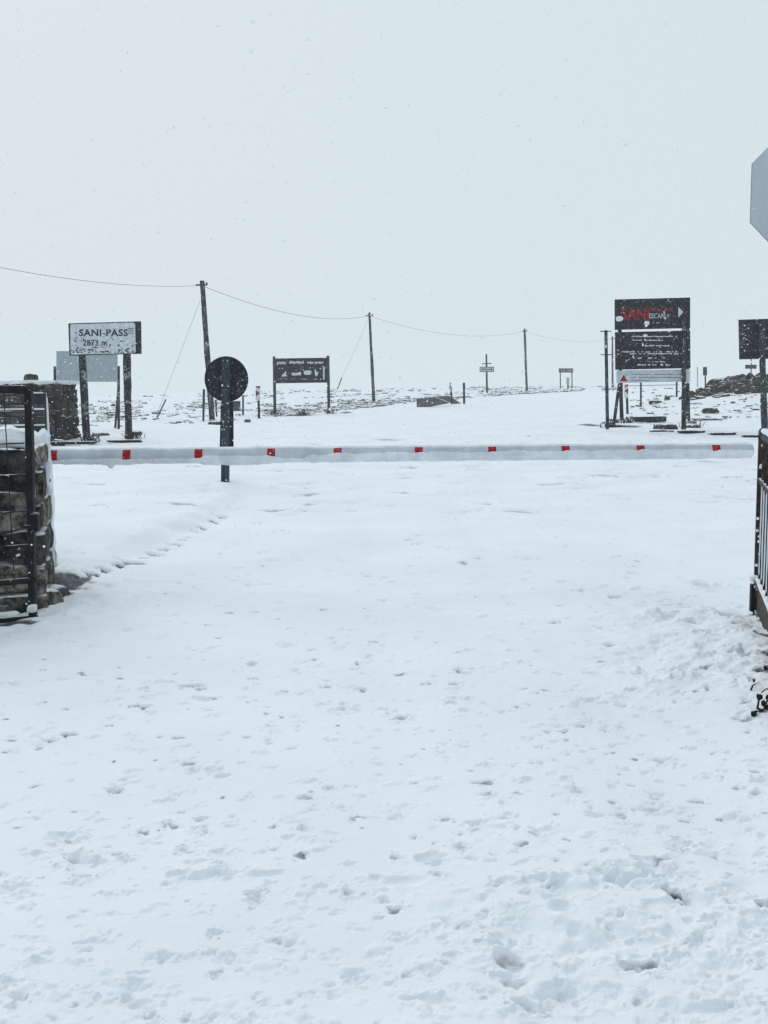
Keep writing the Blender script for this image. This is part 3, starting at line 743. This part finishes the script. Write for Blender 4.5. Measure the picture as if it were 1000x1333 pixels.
bm = BM(); beam(bm, P(293.3, 628, Y - .03), P(294.3, 466, Y - .03), .135, .10); finish('post', bm, 'bluewood', t)
bm = BM(); slab(bm, [P(287.5, 526, Y + .03), P(303.5, 523, Y + .03), P(303.8, 584, Y + .03), P(286.0, 584, Y + .03)], .05); finish('backing_plate', bm, 'board', t)
for yy in (480, 505, 530):
    bm = BM(); box(bm, P(294, yy, Y - .02), (.17, .13, .03)); finish('clamp', bm, 'board', t)

# stakes and small board near the tilted pole
def stake(lab, xa, ya, xb, yb, Y, r, mat='wood', grp='short stakes by the roadside'):
    bm = BM(); tube(bm, P(xb, yb + 1, Y), P(xa, ya, Y), r, r * .95, 8, True, 4, .004); tube(bm, P(xa, ya + 1.4, Y), P(xa, ya, Y) + Vector((0, 0, .02)), r * 1.15, r * .7, 8)
    o = finish('wooden_stake', bm, mat, None, True, P(xb, yb, Y)); tag(o, lab, 'stake', grp)
stake('thin bluish stake just left of the tilted utility pole foot', 265.6, 507, 264.8, 550, 48, .055, 'bluewood')
stake('short dark stake between tilted pole and round sign post', 281, 521, 282.4, 544, 52, .045)
Y = 53
t = root('green_notice_board', 'small snowy green notice board peeking out behind the round sign', 'notice board', P(316, 543, Y))
bm = BM(); slab(bm, rect(303, 522, 313, 535, Y), .03); finish('panel', bm, 'green', t)
for x in (302.0, 316.5):
    bm = BM(); tube(bm, P(x, 515, Y + .05), P(x, 544, Y + .05), .05, n=8); finish('post', bm, 'green', t, True)

# hazard markers (striped plates on posts)
def hazard(lab, x0, y0, x1, y1, yb, Y, grp='hazard marker plates', flip=False, postm='board'):
    t = root('hazard_marker', lab, 'road marker', P((x0 + x1) / 2 + 1, yb, Y), grp)
    xm = (x0 + x1) / 2
    bm = BM(); slab(bm, rect(x0, y0, x1, y1, Y), .02); finish('plate', bm, 'pinkwhite', t)
    h = y1 - y0; e = .004
    def ch(ya, pts, m='darkred'): poly(pts, Y, m, t, 'chevron', .008)
    if flip: ch(0, [(x1, y0 + h * .28), (x1, y0 + h * .72), (x0 + (x1 - x0) * .05, y0 + h * .5)]); ch(0, [(x1, y0 + .3), (x1, y0 + h * .12), (x0 + 1, y0 + h * .24), (x0 + 1, y0 + h * .12)])
    else: ch(0, [(x0, y0 + h * .28), (x1 - (x1 - x0) * .05, y0 + h * .5), (x0, y0 + h * .72)]); ch(0, [(x0, y0 + .3), (x1, y0 + .3), (x1, y0 + h * .15), (x0 + 1, y0 + h * .1)], 'board')
    bm = BM(); tube(bm, P(xm + .7, y1 - 6, Y + .07), P(xm + 1.6, yb + 1, Y + .07), .06, n=8); finish('post', bm, postm, t, True)
hazard('red and white hazard plate on a dark post beside the information board', 333, 502.5, 338.8, 521.5, 548, 50)
hazard('red and white hazard plate on a grey post beneath the stacked black boards', 812.8, 500, 818, 518, 538, 47, flip=True, postm='greywood')
hazard('small distant hazard plate on a post by the pair of culvert walls', 585.3, 498, 587.6, 510, 525, 66)
stake('dark short stake right of the culvert walls', 604, 498.5, 604.4, 525, 64, .075)

# ---------------------------------------------------------------- information board with pictograms
Y = 57.0
t = root('information_board', 'wide dark information board with three white words and pictograms on two posts', 'sign', P(392, 538, Y))
bm = BM(); slab(bm, [P(358.5, 466.6, Y), P(426, 465.6, Y), P(427, 498, Y), P(359.5, 499, Y)], .05); finish('panel', bm, 'board', t)
for xa, ya, xb, yb in ((357, 464, 358, 537), (427, 463, 428.4, 538)):
    bm = BM(); tube(bm, P(xa, ya, Y + .04), P(xb, yb + 1, Y + .04), .085, n=10); finish('post', bm, 'greywood', t, True)
bm = BM(); rg = random.Random(12)
for xa, xb, y0, y1 in ((360.5, 372.5, 470.5, 474.5), (377, 395.5, 469.5, 474.5), (400, 421, 470, 474)): strokes(bm, xa, y0, xb, y1, Y, rg, .006, .8, 1.5, .05, .35)
for k in range(4): strokes(bm, 362 + k * 15, 492.8, 374 + k * 13, 494.0, Y, rg, .006, .7, 1.4, .3)
finish('illegible_lettering', bm, 'chalk', t)
for pts in ([(380, 485.4), (383, 484.8), (385, 486), (390, 484.2), (392, 484), (392, 488.4), (380, 489)], [(395, 485), (397, 482.6), (403, 482), (405.4, 483), (405.4, 486.6), (403, 488), (397, 488)],
            [(409.6, 481.5), (411, 480.4), (412, 484), (414.6, 484), (413.6, 488.6), (411, 490.2), (409.8, 486)], [(420, 479.5), (421.6, 476.5), (423.4, 479.5), (422.6, 479.8), (422.6, 494), (420.6, 494), (420.6, 479.8)],
            [(367, 488), (370, 486), (371, 484), (373, 484), (372.4, 487), (374, 489.6), (367, 490.4)]):
    poly(pts, Y, 'chalk', t, 'pictogram', .007)

# ---------------------------------------------------------------- culvert head walls
Y = 65.0
for lab, pts, Yk in (('low grey concrete culvert wall, the blockier nearer one of two', [(542.5, 518.5), (566, 516.2), (586, 524.6), (545, 532.5), (542.8, 530)], 65.0), ('wedge shaped concrete culvert wall sloping down behind the blocky one', [(566, 515.6), (584, 514.8), (601, 525.2), (590, 526)], 68.0)):
    bm = BM(); slab(bm, [P(x, y, Yk) for x, y in pts], .35)
    bmesh.ops.bevel(bm, geom=bm.edges[:], offset=.02, segments=1, affect='EDGES')
    o = finish('culvert_wall', bm, 'concrete', None, False, P(560, 526, Yk)); tag(o, lab, 'wall', 'culvert head walls')

# ---------------------------------------------------------------- far signs
Y = 104.0
t = root('crossarm_sign', 'tall thin pole with a crossarm and a small pale name plate, far off', 'sign', P(634, 514, Y))
bm = BM(); tube(bm, P(634.2, 515, Y + .1), P(633.2, 461, Y + .1), .11, .09, 8); finish('pole', bm, 'greywood', t, True)
bm = BM(); tube(bm, P(627.5, 473.5, Y + .02), P(640, 473.3, Y + .02), .05, n=6); finish('crossarm', bm, 'greywood', t)
bm = BM(); slab(bm, rect(624.5, 477.4, 643.3, 484.2, Y), .06); finish('plate_frame', bm, 'greywood', t)
bm = BM(); slab(bm, rect(625.4, 478.4, 642.4, 483.2, Y - .012), .01); finish('plate', bm, 'paleboard', t)
bm = BM(); strokes(bm, 627, 479.4, 641, 482.2, Y, random.Random(6), .018, .9, 1.8, .1); finish('illegible_lettering', bm, 'ink', t)
Y = 128.0
t = root('two_post_sign', 'far small dark board raised on two slim posts on the rise', 'sign', P(737, 510, Y))
bm = BM(); slab(bm, rect(727.6, 479.5, 746.2, 485, Y), .08); finish('board', bm, 'greywood', t)
bm = BM(); strokes(bm, 729, 481, 745, 483.6, Y, random.Random(7), .012, .8, 1.6, .2); finish('illegible_lettering', bm, 'greypanel', t)
for x in (729.4, 744.6):
    bm = BM(); tube(bm, P(x, 484, Y + .15), P(x + .4, 511, Y + .15), .07, n=6); finish('post', bm, 'greywood', t, True)
t = root('marker_post', 'far short marker post with a pale square head under the two post board', 'road marker', P(739, 511, 122))
bm = BM(); slab(bm, rect(737.4, 491.5, 741.4, 499.5, 122), .05); finish('plate', bm, 'greypanel', t)
bm = BM(); tube(bm, P(739.4, 498, 122.1), P(739.6, 512, 122.1), .09, n=6); finish('post', bm, 'greywood', t)

# ---------------------------------------------------------------- the stacked black boards on the right
Y = 34.0
t = root('lodge_sign', 'two stacked black boards, the upper with a red SANI and white arrow', 'sign', P(850, 558, Y))
bm = BM(); slab(bm, [P(800.5, 389.8, Y), P(898.6, 387.2, Y), P(898.6, 427, Y), P(800.8, 429.4, Y)], .06); finish('upper_board', bm, 'board', t)
bm = BM(); slab(bm, [P(801, 432.4, Y), P(898.6, 430.2, Y), P(899, 479.2, Y), P(801.4, 481.4, Y)], .06); finish('lower_board', bm, 'board', t)
text('SANI', 809, 400.5, 845.5, 417, Y, 'redtext', t, 'red_word', .035)
text('MOUNTAIN', 846.5, 400.5, 876, 405.6, Y, 'redtext', t, 'lettering', .0)
text('ESCAPE', 845.5, 408, 867, 414.3, Y, 'chalk', t, 'lettering', .0)
poly([(883.2, 399.6), (883.2, 413.4), (889.6, 406.2)], Y, 'chalk', t, 'arrow', .008)
bm = BM(); rg = random.Random(9)
strokes(bm, 850, 419.5, 866, 421, Y, rg, .006, .7, 1.4)
for y, a, b in ((438, 823, 881), (443, 823, 864), (458, 808, 880), (460.5, 820, 888), (466, 822, 866), (471, 846, 866), (450, 836, 874), (475, 830, 880)): strokes(bm, a, y - 1.0, b, y + 1.0, Y, rg, .006, 1.0, 3.0, .28 if y not in (438, 443) else .08, .6)
finish('illegible_lettering', bm, 'chalk', t)
for x, y, r in ((806.5, 415, 4.2), (842.5, 420.5, 3.6), (866, 414.5, 1.5), (840, 437, 2.6), (871, 431, 2)):
    bm = BM(); c = P(x, y, Y - .01); rock(bm, c, (r * 2 * Y / F, .04, r * 1.5 * Y / F), 0, .1, int(x), 3, .2); finish('stuck_snow', bm, 'lump', t, True)
for xa, ya, xb, yb, r, dy in ((890.5, 414.5, 890.2, 559, .07, -.075), (895.2, 392, 894.6, 546, .065, .14), (806.8, 428, 809.5, 547, .062, .14)):
    bm = BM(); tube(bm, P(xa, ya, Y + dy), P(xb, yb, Y + dy), r, r * 1.08, 10, True, 8, .006); finish('post', bm, 'wood', t, True)
bm = BM(); tube(bm, P(806.2, 500, Y + .18), P(799.4, 551, Y - .55), .055, n=8); finish('brace', bm, 'wood', t, True)
bm = BM(); tube(bm, P(895.6, 490, Y + .22), P(897, 548, Y + .6), .05, n=8); finish('brace', bm, 'wood', t, True)
bm = BM(); slab(bm, [P(803, 482.4, Y + .03), P(888, 480.8, Y + .03), P(888, 496.8, Y + .03), P(803, 498.6, Y + .03)], .05); finish('notice_panel', bm, 'paleboard', t)
bm = BM(); slab(bm, [P(x, y, Y + .03) for x, y in ((890, 482), (891, 480.6), (897.4, 480.4), (898.6, 482), (898.6, 497), (897.4, 498.6), (891, 498.8), (890, 497.4))], .05); finish('notice_panel', bm, 'pinkwhite', t)
bm = BM(); rg = random.Random(19)
for y, a, b in ((487.0, 822, 886), (491, 822, 886), (495, 822, 848)): strokes(bm, a, y - .45 - (a - 850) * .012, b, y + .45 - (a - 850) * .012, Y + .03, rg, .006, 2.0, 5.0, .03, .5)
finish('illegible_lettering', bm, 'guy', t)
poly([(812, 485.4), (818.8, 497.0), (805.4, 497.3)], Y + .03, 'pinkwhite', t, 'warning_triangle')
poly([(812, 487.6), (817.2, 496.2), (807, 496.4)], Y + .026, 'redpaint', t, 'warning_triangle', .007)
poly([(811.6, 490.6), (812.5, 490.6), (812.7, 494.8), (811.4, 494.8)], Y + .022, 'ink', t, 'warning_symbol', .007)
# bare post and rail farther back, seen beneath it
Y = 52.0
t = root('post_and_rail', 'thin grey rail on two slim posts, seen beneath the stacked black boards', 'railing', P(858, 525, Y))
for x, b in ((834.4, 529), (881, 516)):
    bm = BM(); tube(bm, P(x, 497, Y), P(x, b + 1, Y), .05, n=8); finish('post', bm, 'greywood', t, True)
bm = BM(); tube(bm, P(812, 502.4, Y + .07), P(884, 500.8, Y + .07), .022, n=6); finish('rail', bm, 'greypanel', t)
# post with two crossbars
Y = 33.5
t = root('crossbar_post', 'slim dark post with two short crossbars left of the stacked boards', 'post', P(791, 558, Y))
bm = BM(); tube(bm, P(791, 559, Y), P(788.8, 430, Y), .058, .055, 10); finish('post', bm, 'bluewood', t, True)
for xa, xb, y in ((781.5, 796, 431.2), (782, 797.5, 461.6)):
    bm = BM(); tube(bm, P(xa, y + .2, Y - .075), P(xb, y, Y - .075), .016, n=6); finish('crossbar', bm, 'bluewood', t)
hazard('narrow pale hazard plate low on the far pole beside the crossbar post', 795.6, 498, 799.2, 507, 510, 74, flip=True, postm='greywood')

# right-hand black sign, back view
Y = 31.0
t = root('roadside_board', 'black board on one timber post, its back to the road, rock heap beyond', 'sign', P(995, 560, Y))
bm = BM(); slab(bm, [P(962, 416.2, Y + .08), P(1026, 414, Y + .08), P(1027, 466.5, Y + .08), P(963, 467.8, Y + .08)], .05); finish('board', bm, 'board', t)
bm = BM(); tube(bm, P(995.8, 563, Y), P(991, 420, Y), .095, .082, 12, True, 10, .006); finish('post', bm, 'bluewood', t, True)
bm = BM()
for y in (428, 455): box(bm, P(994, y, Y + .05), (1.3, .05, .09))
finish('batten', bm, 'board', t)
# small far signs over the heap
Y = 75.0
t = root('small_name_plate', 'small grey name plate on a thin pole above the rock heap', 'sign', P(978, 510, Y))
bm = BM(); slab(bm, rect(970.3, 474.8, 985, 480, Y), .04); finish('plate', bm, 'greywood', t)
bm = BM(); tube(bm, P(978, 466, Y + .08), P(977.6, 512, Y + .08), .04, n=6); finish('pole', bm, 'greywood', t)
Y = 62.0
t = root('route_marker', 'small rectangular grey marker on a thin pole at the heap edge', 'road marker', P(918, 515, Y))
bm = BM(); slab(bm, rect(915.4, 477.8, 920.6, 488.6, Y), .03); finish('plate', bm, 'greywood', t)
bm = BM(); tube(bm, P(918.2, 487, Y + .06), P(918.6, 516, Y + .06), .045, n=6); finish('pole', bm, 'greywood', t)
stake('pale faint far stake between the black boards and the rock heap', 908, 478, 908.2, 503, 110, .07, 'greypanel', 'short stakes by the roadside')

# stop sign, seen from behind
Y = 5.6
t = root('octagonal_road_sign', 'bare grey back of an octagonal road sign high beside the gate', 'sign', Vector((2.45, Y, gz(2.45, Y))))
c = P(1068, 250.5, Y); ap = 87 * Y / F; Rr = ap / math.cos(math.pi / 8)
for nm, m, rr, y0, th in (('face_plate', 'steelback', Rr, 0, .003), ('rim', 'edge', Rr + .002, .003, .004)):
    bm = BM(); slab(bm, [c + Vector((math.cos(math.pi / 8 + k * math.pi / 4) * rr, y0, math.sin(math.pi / 8 + k * math.pi / 4) * rr)) for k in range(8)], th); finish(nm, bm, m, t)
bm = BM(); tube(bm, (c.x, Y - .03, 0), (c.x, Y - .03, c.z + .3), .028, n=14); finish('pole', bm, 'steelback', t, True)
for dz in (-.17, .17):
    bm = BM(); box(bm, (c.x, Y - .012, c.z + dz), (.34, .018, .035), 0, .003); finish('bracket', bm, 'edge', t)
    for dx in (-.13, .13):
        bm = BM(); tube(bm, (c.x + dx, Y - .026, c.z + dz), (c.x + dx, Y - .02, c.z + dz), .008, n=6); finish('bolt', bm, 'edge', t)

# ---------------------------------------------------------------- kerbs, slabs and rocks
def lowkerb(lab, x0, y0, x1, y1, Y, h=.07, d=.25, grp='dark kerb edges showing through the snow'):
    a, b = P(x0, y0, Y), P(x1, y1, Y); L = (b - a).length; c = (a + b) / 2 + Vector((0, 0, .03))
    bm = BM(); rock(bm, (c.x, c.y, c.z), (L, d, h * 1.35), math.atan2((b - a).y, (b - a).x), .5, int(x0), 8, .3)
    o = finish('kerb_stone', bm, 'kerb', None, True, c); tag(o, lab, 'kerb', grp)
def on(px, py): return G(px, py)
lowkerb('dark kerb edge running from the stone wall to the first sign pole', 66, 579.5, 130, 576, on(98, 578).y, .07)
lowkerb('dark kerb edge under the second pole of the place name sign', 140, 577.5, 184, 574, on(162, 577).y, .06)
for lab, x0, x1, y in (('dark flat kerb chunk below the low rocks of the black boards', 849, 878, 562.0), ('dark flat kerb chunk straight below the right post of the black boards', 883, 917, 563.2), ('dark flat kerb chunk between the two black signs', 925, 957, 565.6), ('dark flat kerb chunk touching the barred gate', 967, 990, 568.5)):
    lowkerb(lab, x0, y + .5, x1, y, on((x0 + x1) / 2, y).y, .06, .3)
lowkerb('thin dark ledge right of the black boards', 899, 548, 936, 544.5, on(915, 547).y, .05, .3)
Y = on(845, 550).y
bm = BM(); a, b = P(825.5, 545, Y), P(866, 546, Y); box(bm, (a + b) / 2, ((b - a).length, .5, 6.5 * Y / F), 0, .02, .012)
o = finish('concrete_block', bm, 'kerb', None, False, (a + b) / 2); tag(o, 'long low dark block lying in snow under the black boards', 'block')
def boulder(lab, px, py, w, h, grp=None, seed=1, Y=None, mat='rock', sq=.2, dep=.8):
    Y = Y or on(px, py).y; c = P(px, py - h / 2, Y); k = Y / F
    bm = BM(); rock(bm, c - Vector((0, 0, .06)), (w * k, w * k * dep, h * k + .12), RND.uniform(-.4, .4), sq, seed, 6, .36)
    o = finish('boulder', bm, mat, None, True, c); tag(o, lab, 'rock', grp); return o
g1_ = 'loose rocks around the black boards'
boulder('dark rock lying alone on the slope right of the black boards', 925, 538.5, 22, 9, g1_, 3)
boulder('rounded dark rock, larger of the pair below the black boards', 870, 559, 22, 7, g1_, 4)
boulder('smaller dark rock left beside the larger one below the black boards', 855, 558, 10, 6, g1_, 5)
boulder('low dark rock at the foot of the right post', 899, 556.5, 22, 5, g1_, 6)
boulder('low flat dark rock at the foot of the crossbar post', 806, 555, 26, 5, g1_, 7)
boulder('small pointed dark rock seen beneath the stacked black boards', 869, 521, 7, 6, g1_, 8)
boulder('flat dark rock left of the pointed one beneath the stacked black boards', 853, 525, 16, 4, g1_, 9)
boulder('little dark rock behind the hazard plate foot', 819, 546, 9, 4, g1_, 10)
boulder('dark low rock beside the place name sign second pole', 176, 567, 16, 5, 'low rocks by the place name sign', 11)
boulder('dark low rock between the two poles of the place name sign', 131, 568, 22, 5, 'low rocks by the place name sign', 12)
boulder('dark lump at the foot of the stone wall corner', 77, 578, 14, 7, 'low rocks by the place name sign', 13)
boulder('dark rock slab at the foot of the tilted utility pole', 280, 552, 16, 4, 'low rocks by the tilted pole', 14)
boulder('small dark rock left of the hazard plate near the round sign', 322, 549, 9, 4, 'low rocks by the tilted pole', 15)
def tuft(lab, px, py, n, h, grp='grass tufts at the sign posts'):
    g = on(px, py); r = random.Random(int(px * 7 + py)); bm = BM()
    for _ in range(n):
        a = r.uniform(0, 6.28); q = g + Vector((r.gauss(0, .16), r.gauss(0, .12), -.02)); l = h * r.uniform(.4, 1.0)
        m1 = q + Vector((math.cos(a) * l * .3, math.sin(a) * l * .3, l * .7)); e = q + Vector((math.cos(a) * l * .9, math.sin(a) * l * .9, l * r.uniform(.5, 1.0)))
        tube(bm, q, m1, .014, .010, 4); tube(bm, m1, e, .010, .004, 4)
    o = finish('grass_tuft', bm, 'weed', None, False, g); tag(o, lab, 'grass', grp)
for lab, px, py in (('dark grass tuft at the foot of the post with two crossbars', 793, 556), ('dark grass tuft at the foot of the slanting brace', 800, 552), ('dark grass tuft just right of the stacked boards right post', 900, 555), ('dark grass tuft between the dark low block and the hazard plate', 816, 551), ('dark grass tuft at the foot of the place name sign first pole', 116, 574), ('dark grass tuft right of the place name sign second pole', 174, 571), ('dark grass tuft under the information board left post', 359, 541), ('dark grass tuft at the foot of the information board right post', 431, 539), ('dark grass tuft in the middle beneath the information board', 394, 541)):
    tuft(lab, px, py, 46, .30 if py > 545 else .45)
# rock heap on the right: every rock an object
rk = random.Random(23); protos = []
for s in range(6):
    bm = BM(); rock(bm, (0, 0, 0), (1, .9, .75), 0, rk.uniform(.25, .5), 300 + s, 4, .28)
    me = bpy.data.meshes.new('boulder'); bmesh.ops.recalc_face_normals(bm, faces=bm.faces); bm.to_mesh(me); bm.free(); me.materials.append(M['heap']); protos.append(me)
n = 0
for k in range(420):
    Yh = rk.uniform(51, 57); px = rk.uniform(893, 1075)
    topy = np.interp(px, [890, 905, 925, 945, 962, 1000, 1080], [521, 512, 503, 495, 488, 487, 489]); boty = np.interp(px, [890, 920, 960, 1000, 1080], [521, 518, 513, 514, 516])
    u = rk.random(); py = boty + (topy + 2.5 - boty) * u
    if boty - topy < 4 and rk.random() < .5: continue
    if n >= 170: break
    s = rk.uniform(.35, .85) * (.75 + .4 * (1 - u)); Yh = 51.2 + u * 2.2 + rk.uniform(-.2, .2)
    o = bpy.data.objects.new('boulder', protos[k % 6]); link(o); o.location = P(px, py, Yh)
    o.rotation_euler = (rk.uniform(-.6, .6), rk.uniform(-.6, .6), rk.uniform(0, 6.28)); o.scale = (s * rk.uniform(.9, 1.5), s, s * rk.uniform(.7, 1.0))
    tag(o, 'dark brown rock in the snow dusted heap behind the roadside board', 'rock', 'rocks piled in the heap'); n += 1
# the heap's earthen body under the stones
bm = BM()
for px, py, w, h in ((928, 516, 44, 18), (958, 510, 66, 32), (1005, 508, 76, 36), (1055, 508, 76, 34)):
    rock(bm, P(px, py, 54.5), (w * 54 / F, 2.6, h * 54 / F * 1.15), 0, .15, px, 6, .15)
o = finish('earth_heap', bm, 'heap', None, True, P(980, 515, 54)); tag(o, 'brown earth mound under the piled rocks, right of the road', 'mound')
# low rocks straggling off the heap
for k, (px, py, w, h) in enumerate(((912, 519, 14, 3.5), (940, 516, 20, 4), (955, 518, 14, 4), (975, 522, 9, 2.5), (985, 526, 12, 2.5), (978, 530, 8, 2), (900, 522, 10, 3), (990, 520, 16, 4), (945, 529, 6, 1.5))):
    boulder('low snow topped rock straggling in front of the rock heap', px, py, w, h, 'rocks below the heap', 500 + k, 50.5)

# tussocks and stones poking through the snow on the plateau, beyond count
def plateau():
    r = random.Random(77); bm = BM(); n = 0
    ico = BM(); bmesh.ops.create_icosphere(ico, subdivisions=2, radius=1); iv = [v.co.copy() for v in ico.verts]; ifs = [[v.index for v in f.verts] for f in ico.faces]; ico.free()
    verts, faces = [], []
    tries = 0
    while n < 4200 and tries < 60000:
        tries += 1
        if r.random() < .86:
            px = r.uniform(-80, 800); edge = np.interp(px, [-80, 200, 330, 430, 545, 700, 800], [566, 553, 547, 536, 523, 512, 507]); top = np.interp(px, [-80, 200, 400, 560, 800], [515, 513, 505, 501, 504])
            py = top + (edge - top) * r.random() ** .8
            if float(vnoise(px, py * 4, 30, 71)) < r.uniform(-.7, .5): continue
        else:
            px = r.uniform(820, 1080); py = r.uniform(505, 549)
            if r.random() < .75: continue
        g = G(px, py)
        if g is None: continue
        if g.y < 36: continue
        k = g.y / F
        w = min(max(r.uniform(3, 10) * k * r.choice((.6, 1, 1.1)), .12), 1.0); h = w * r.uniform(.2, .45) ; d = w * r.uniform(.5, 1)
        a = r.uniform(0, 6.28); dz = h * r.uniform(-.3, .3); b0 = len(verts)
        s1, s2 = r.uniform(0, 99), r.uniform(0, 99)
        for v in iv:
            q = 1 + .28 * math.sin(v.x * 4 + s1) * math.cos(v.y * 5 + s2) + r.uniform(-.14, .14)
            x, y_, z = v.x * w / 2 * q, v.y * d / 2 * q, v.z * h / 2 * q
            verts.append((g.x + x * math.cos(a) - y_ * math.sin(a), g.y + x * math.sin(a) + y_ * math.cos(a), g.z + dz + z + .03))
        faces += [[i + b0 for i in f] for f in ifs]; n += 1
    me = bpy.data.meshes.new('plateau_tussocks'); me.from_pydata(verts, [], faces); me.materials.append(M['tuss'])
    o = bpy.data.objects.new('plateau_tussocks', me); link(o); tag(o, 'dark stones and tussocks poking through snow across the plateau', 'tussocks', kind='stuff')
plateau()

# ---------------------------------------------------------------- dead weeds by the right gate
def weed(lab, stems, base_p, grp):
    t = root('dead_weed', lab, 'plant', base_p, grp)
    bs = BM()
    for pts, hr in stems:
        W_ = [P(x, y, yy) for x, y, yy in pts]
        for i, (a, b) in enumerate(zip(W_, W_[1:])): tube(bs, a, b, .0055 - .001 * i, .0045 - .001 * i, 6)
        if hr:
            bh = BM()
            for q in range(1): rock(bh, W_[-1] + Vector((RND.uniform(-.008, .008), RND.uniform(-.01, .01), RND.uniform(-.008, .008))), (hr, hr, hr * 1.1), 0, 0, int(hr * 9e5) + q, 3, .45); finish('seed_head', bh, 'weed', t, True)
    finish('stem', bs, 'weed', t, True)
gw = G(990, 931); yb = gw.y
weed('dark dead weed with round seed heads in the snow below the barred gate', [
    ([(1000, 926, yb), (990, 925, yb - .02), (983, 926.5, yb - .05)], .026), ([(1004, 925, yb), (996, 922, yb), (990.5, 924, yb - .02)], .018), ([(986, 923, yb), (987.5, 914, yb), (989, 906, yb)], .024),
    ([(1012, 930, yb), (1008, 902, yb), (998, 896, yb), (991, 902, yb)], .012), ([(1010, 930, yb), (1004, 912, yb), (996, 911, yb), (994, 913, yb)], .026), ([(1012, 928, yb + .02), (1006, 880, yb), (998, 868, yb)], .022),
    ([(1012, 926, yb), (1004, 918, yb), (997, 920, yb)], .028), ([(1014, 920, yb + .05), (1010, 890, yb + .05)], .03), ([(1008, 926, yb + .03), (1001, 908, yb + .03)], .03)], gw, 'dead weeds in the snow')
gw = G(977, 905)
weed('single bent dark twig standing in snow above the dead weed', [([(976.8, 904, gw.y), (978.5, 896, gw.y), (980.5, 891.5, gw.y), (983, 890.8, gw.y)], .006), ([(976.8, 904, gw.y), (977, 903, gw.y - .01)], .014), ([(981, 888, gw.y), (982.5, 885, gw.y)], .012)], gw, 'dead weeds in the snow')
gw = G(962, 948)
weed('flattened dark twig lying on the snow below the dead weed', [([(945, 944, gw.y + .04), (950, 947, gw.y), (957, 947.5, gw.y)], 0), ([(957, 947, gw.y), (963, 946, gw.y)], .022), ([(963, 947, gw.y), (967.5, 950, gw.y)], .014), ([(975.5, 952.5, gw.y), (978, 955, gw.y - .01), (981.5, 955, gw.y - .01)], .014)], gw, 'dead weeds in the snow')

# ---------------------------------------------------------------- falling snow
def flake_mat():
    m = bpy.data.materials.new('snowflake'); m.use_nodes = True; nt = m.node_tree; nt.nodes.clear()
    d = node(nt, 'ShaderNodeBsdfDiffuse'); ou = node(nt, 'ShaderNodeOutputMaterial')
    d.inputs[0].default_value = (.97, .985, .99, 1)
    nt.links.new(d.outputs[0], ou.inputs[0]); return m
def flakes(n=17000):
    Yf = 1.6 + (26 - 1.6) * NR.random(n) ** (1 / 2.4); Xf = (NR.random(n) * 2 - 1) * (.50 * Yf + .4)
    zt_ = 1.6 + Yf * .42; zb_ = np.maximum(base(Xf, Yf) + .03, 1.6 - .75 * Yf); Zf = zb_ + (zt_ - zb_) * NR.random(n)
    r = np.clip(NR.lognormal(math.log(.0048), .55, n), .002, .015); r = np.where(Yf < 4, r * .55, r); r = np.where(Yf < 9, np.minimum(r, .0048), r)
    oc = np.array([(1, 0, 0), (-1, 0, 0), (0, 1, 0), (0, -1, 0), (0, 0, 1), (0, 0, -1)], float)
    jit = 1 + NR.uniform(-.45, .45, (n, 6, 1)); st = 1 + NR.uniform(-.3, .5, (n, 1, 3))
    V = np.stack([Xf, Yf, Zf], -1)[:, None, :] + oc[None] * jit * st * r[:, None, None]
    fc = np.array([(0, 2, 4), (2, 1, 4), (1, 3, 4), (3, 0, 4), (2, 0, 5), (1, 2, 5), (3, 1, 5), (0, 3, 5)])
    Fc = (fc[None] + (np.arange(n) * 6)[:, None, None]).reshape(-1, 3)
    me = bpy.data.meshes.new('falling_snow'); me.vertices.add(n * 6); me.vertices.foreach_set('co', V.reshape(-1).astype(np.float32))
    me.loops.add(Fc.size); me.loops.foreach_set('vertex_index', Fc.ravel().astype(np.int32)); me.polygons.add(len(Fc))
    me.polygons.foreach_set('loop_start', np.arange(0, Fc.size, 3, dtype=np.int32)); me.polygons.foreach_set('loop_total', np.full(len(Fc), 3, np.int32)); me.update()
    me.polygons.foreach_set('use_smooth', np.ones(len(Fc), bool)); me.materials.append(flake_mat())
    o = bpy.data.objects.new('falling_snow', me); link(o); tag(o, 'white snowflakes falling through the air over the road', 'snowflakes', kind='stuff')
flakes()

# ---------------------------------------------------------------- haze
bm = BM(); bmesh.ops.create_cube(bm, size=1, matrix=Matrix.Translation((0, 182, 4.5)) @ Matrix.Diagonal((400, 436, 16, 1)))
hm = bpy.data.materials.new('haze'); hm.use_nodes = True; hn = hm.node_tree; hn.nodes.clear()
pv = hn.nodes.new('ShaderNodeVolumePrincipled'); pv.inputs['Color'].default_value = (.97, .985, 1, 1); pv.inputs['Density'].default_value = .0011
oo = hn.nodes.new('ShaderNodeOutputMaterial'); hn.links.new(pv.outputs[0], oo.inputs['Volume'])
me = bpy.data.meshes.new('haze'); bm.to_mesh(me); bm.free(); me.materials.append(hm)
o = bpy.data.objects.new('haze', me); link(o); tag(o, 'pale snow haze in the air fading the far plateau', 'haze', kind='stuff')
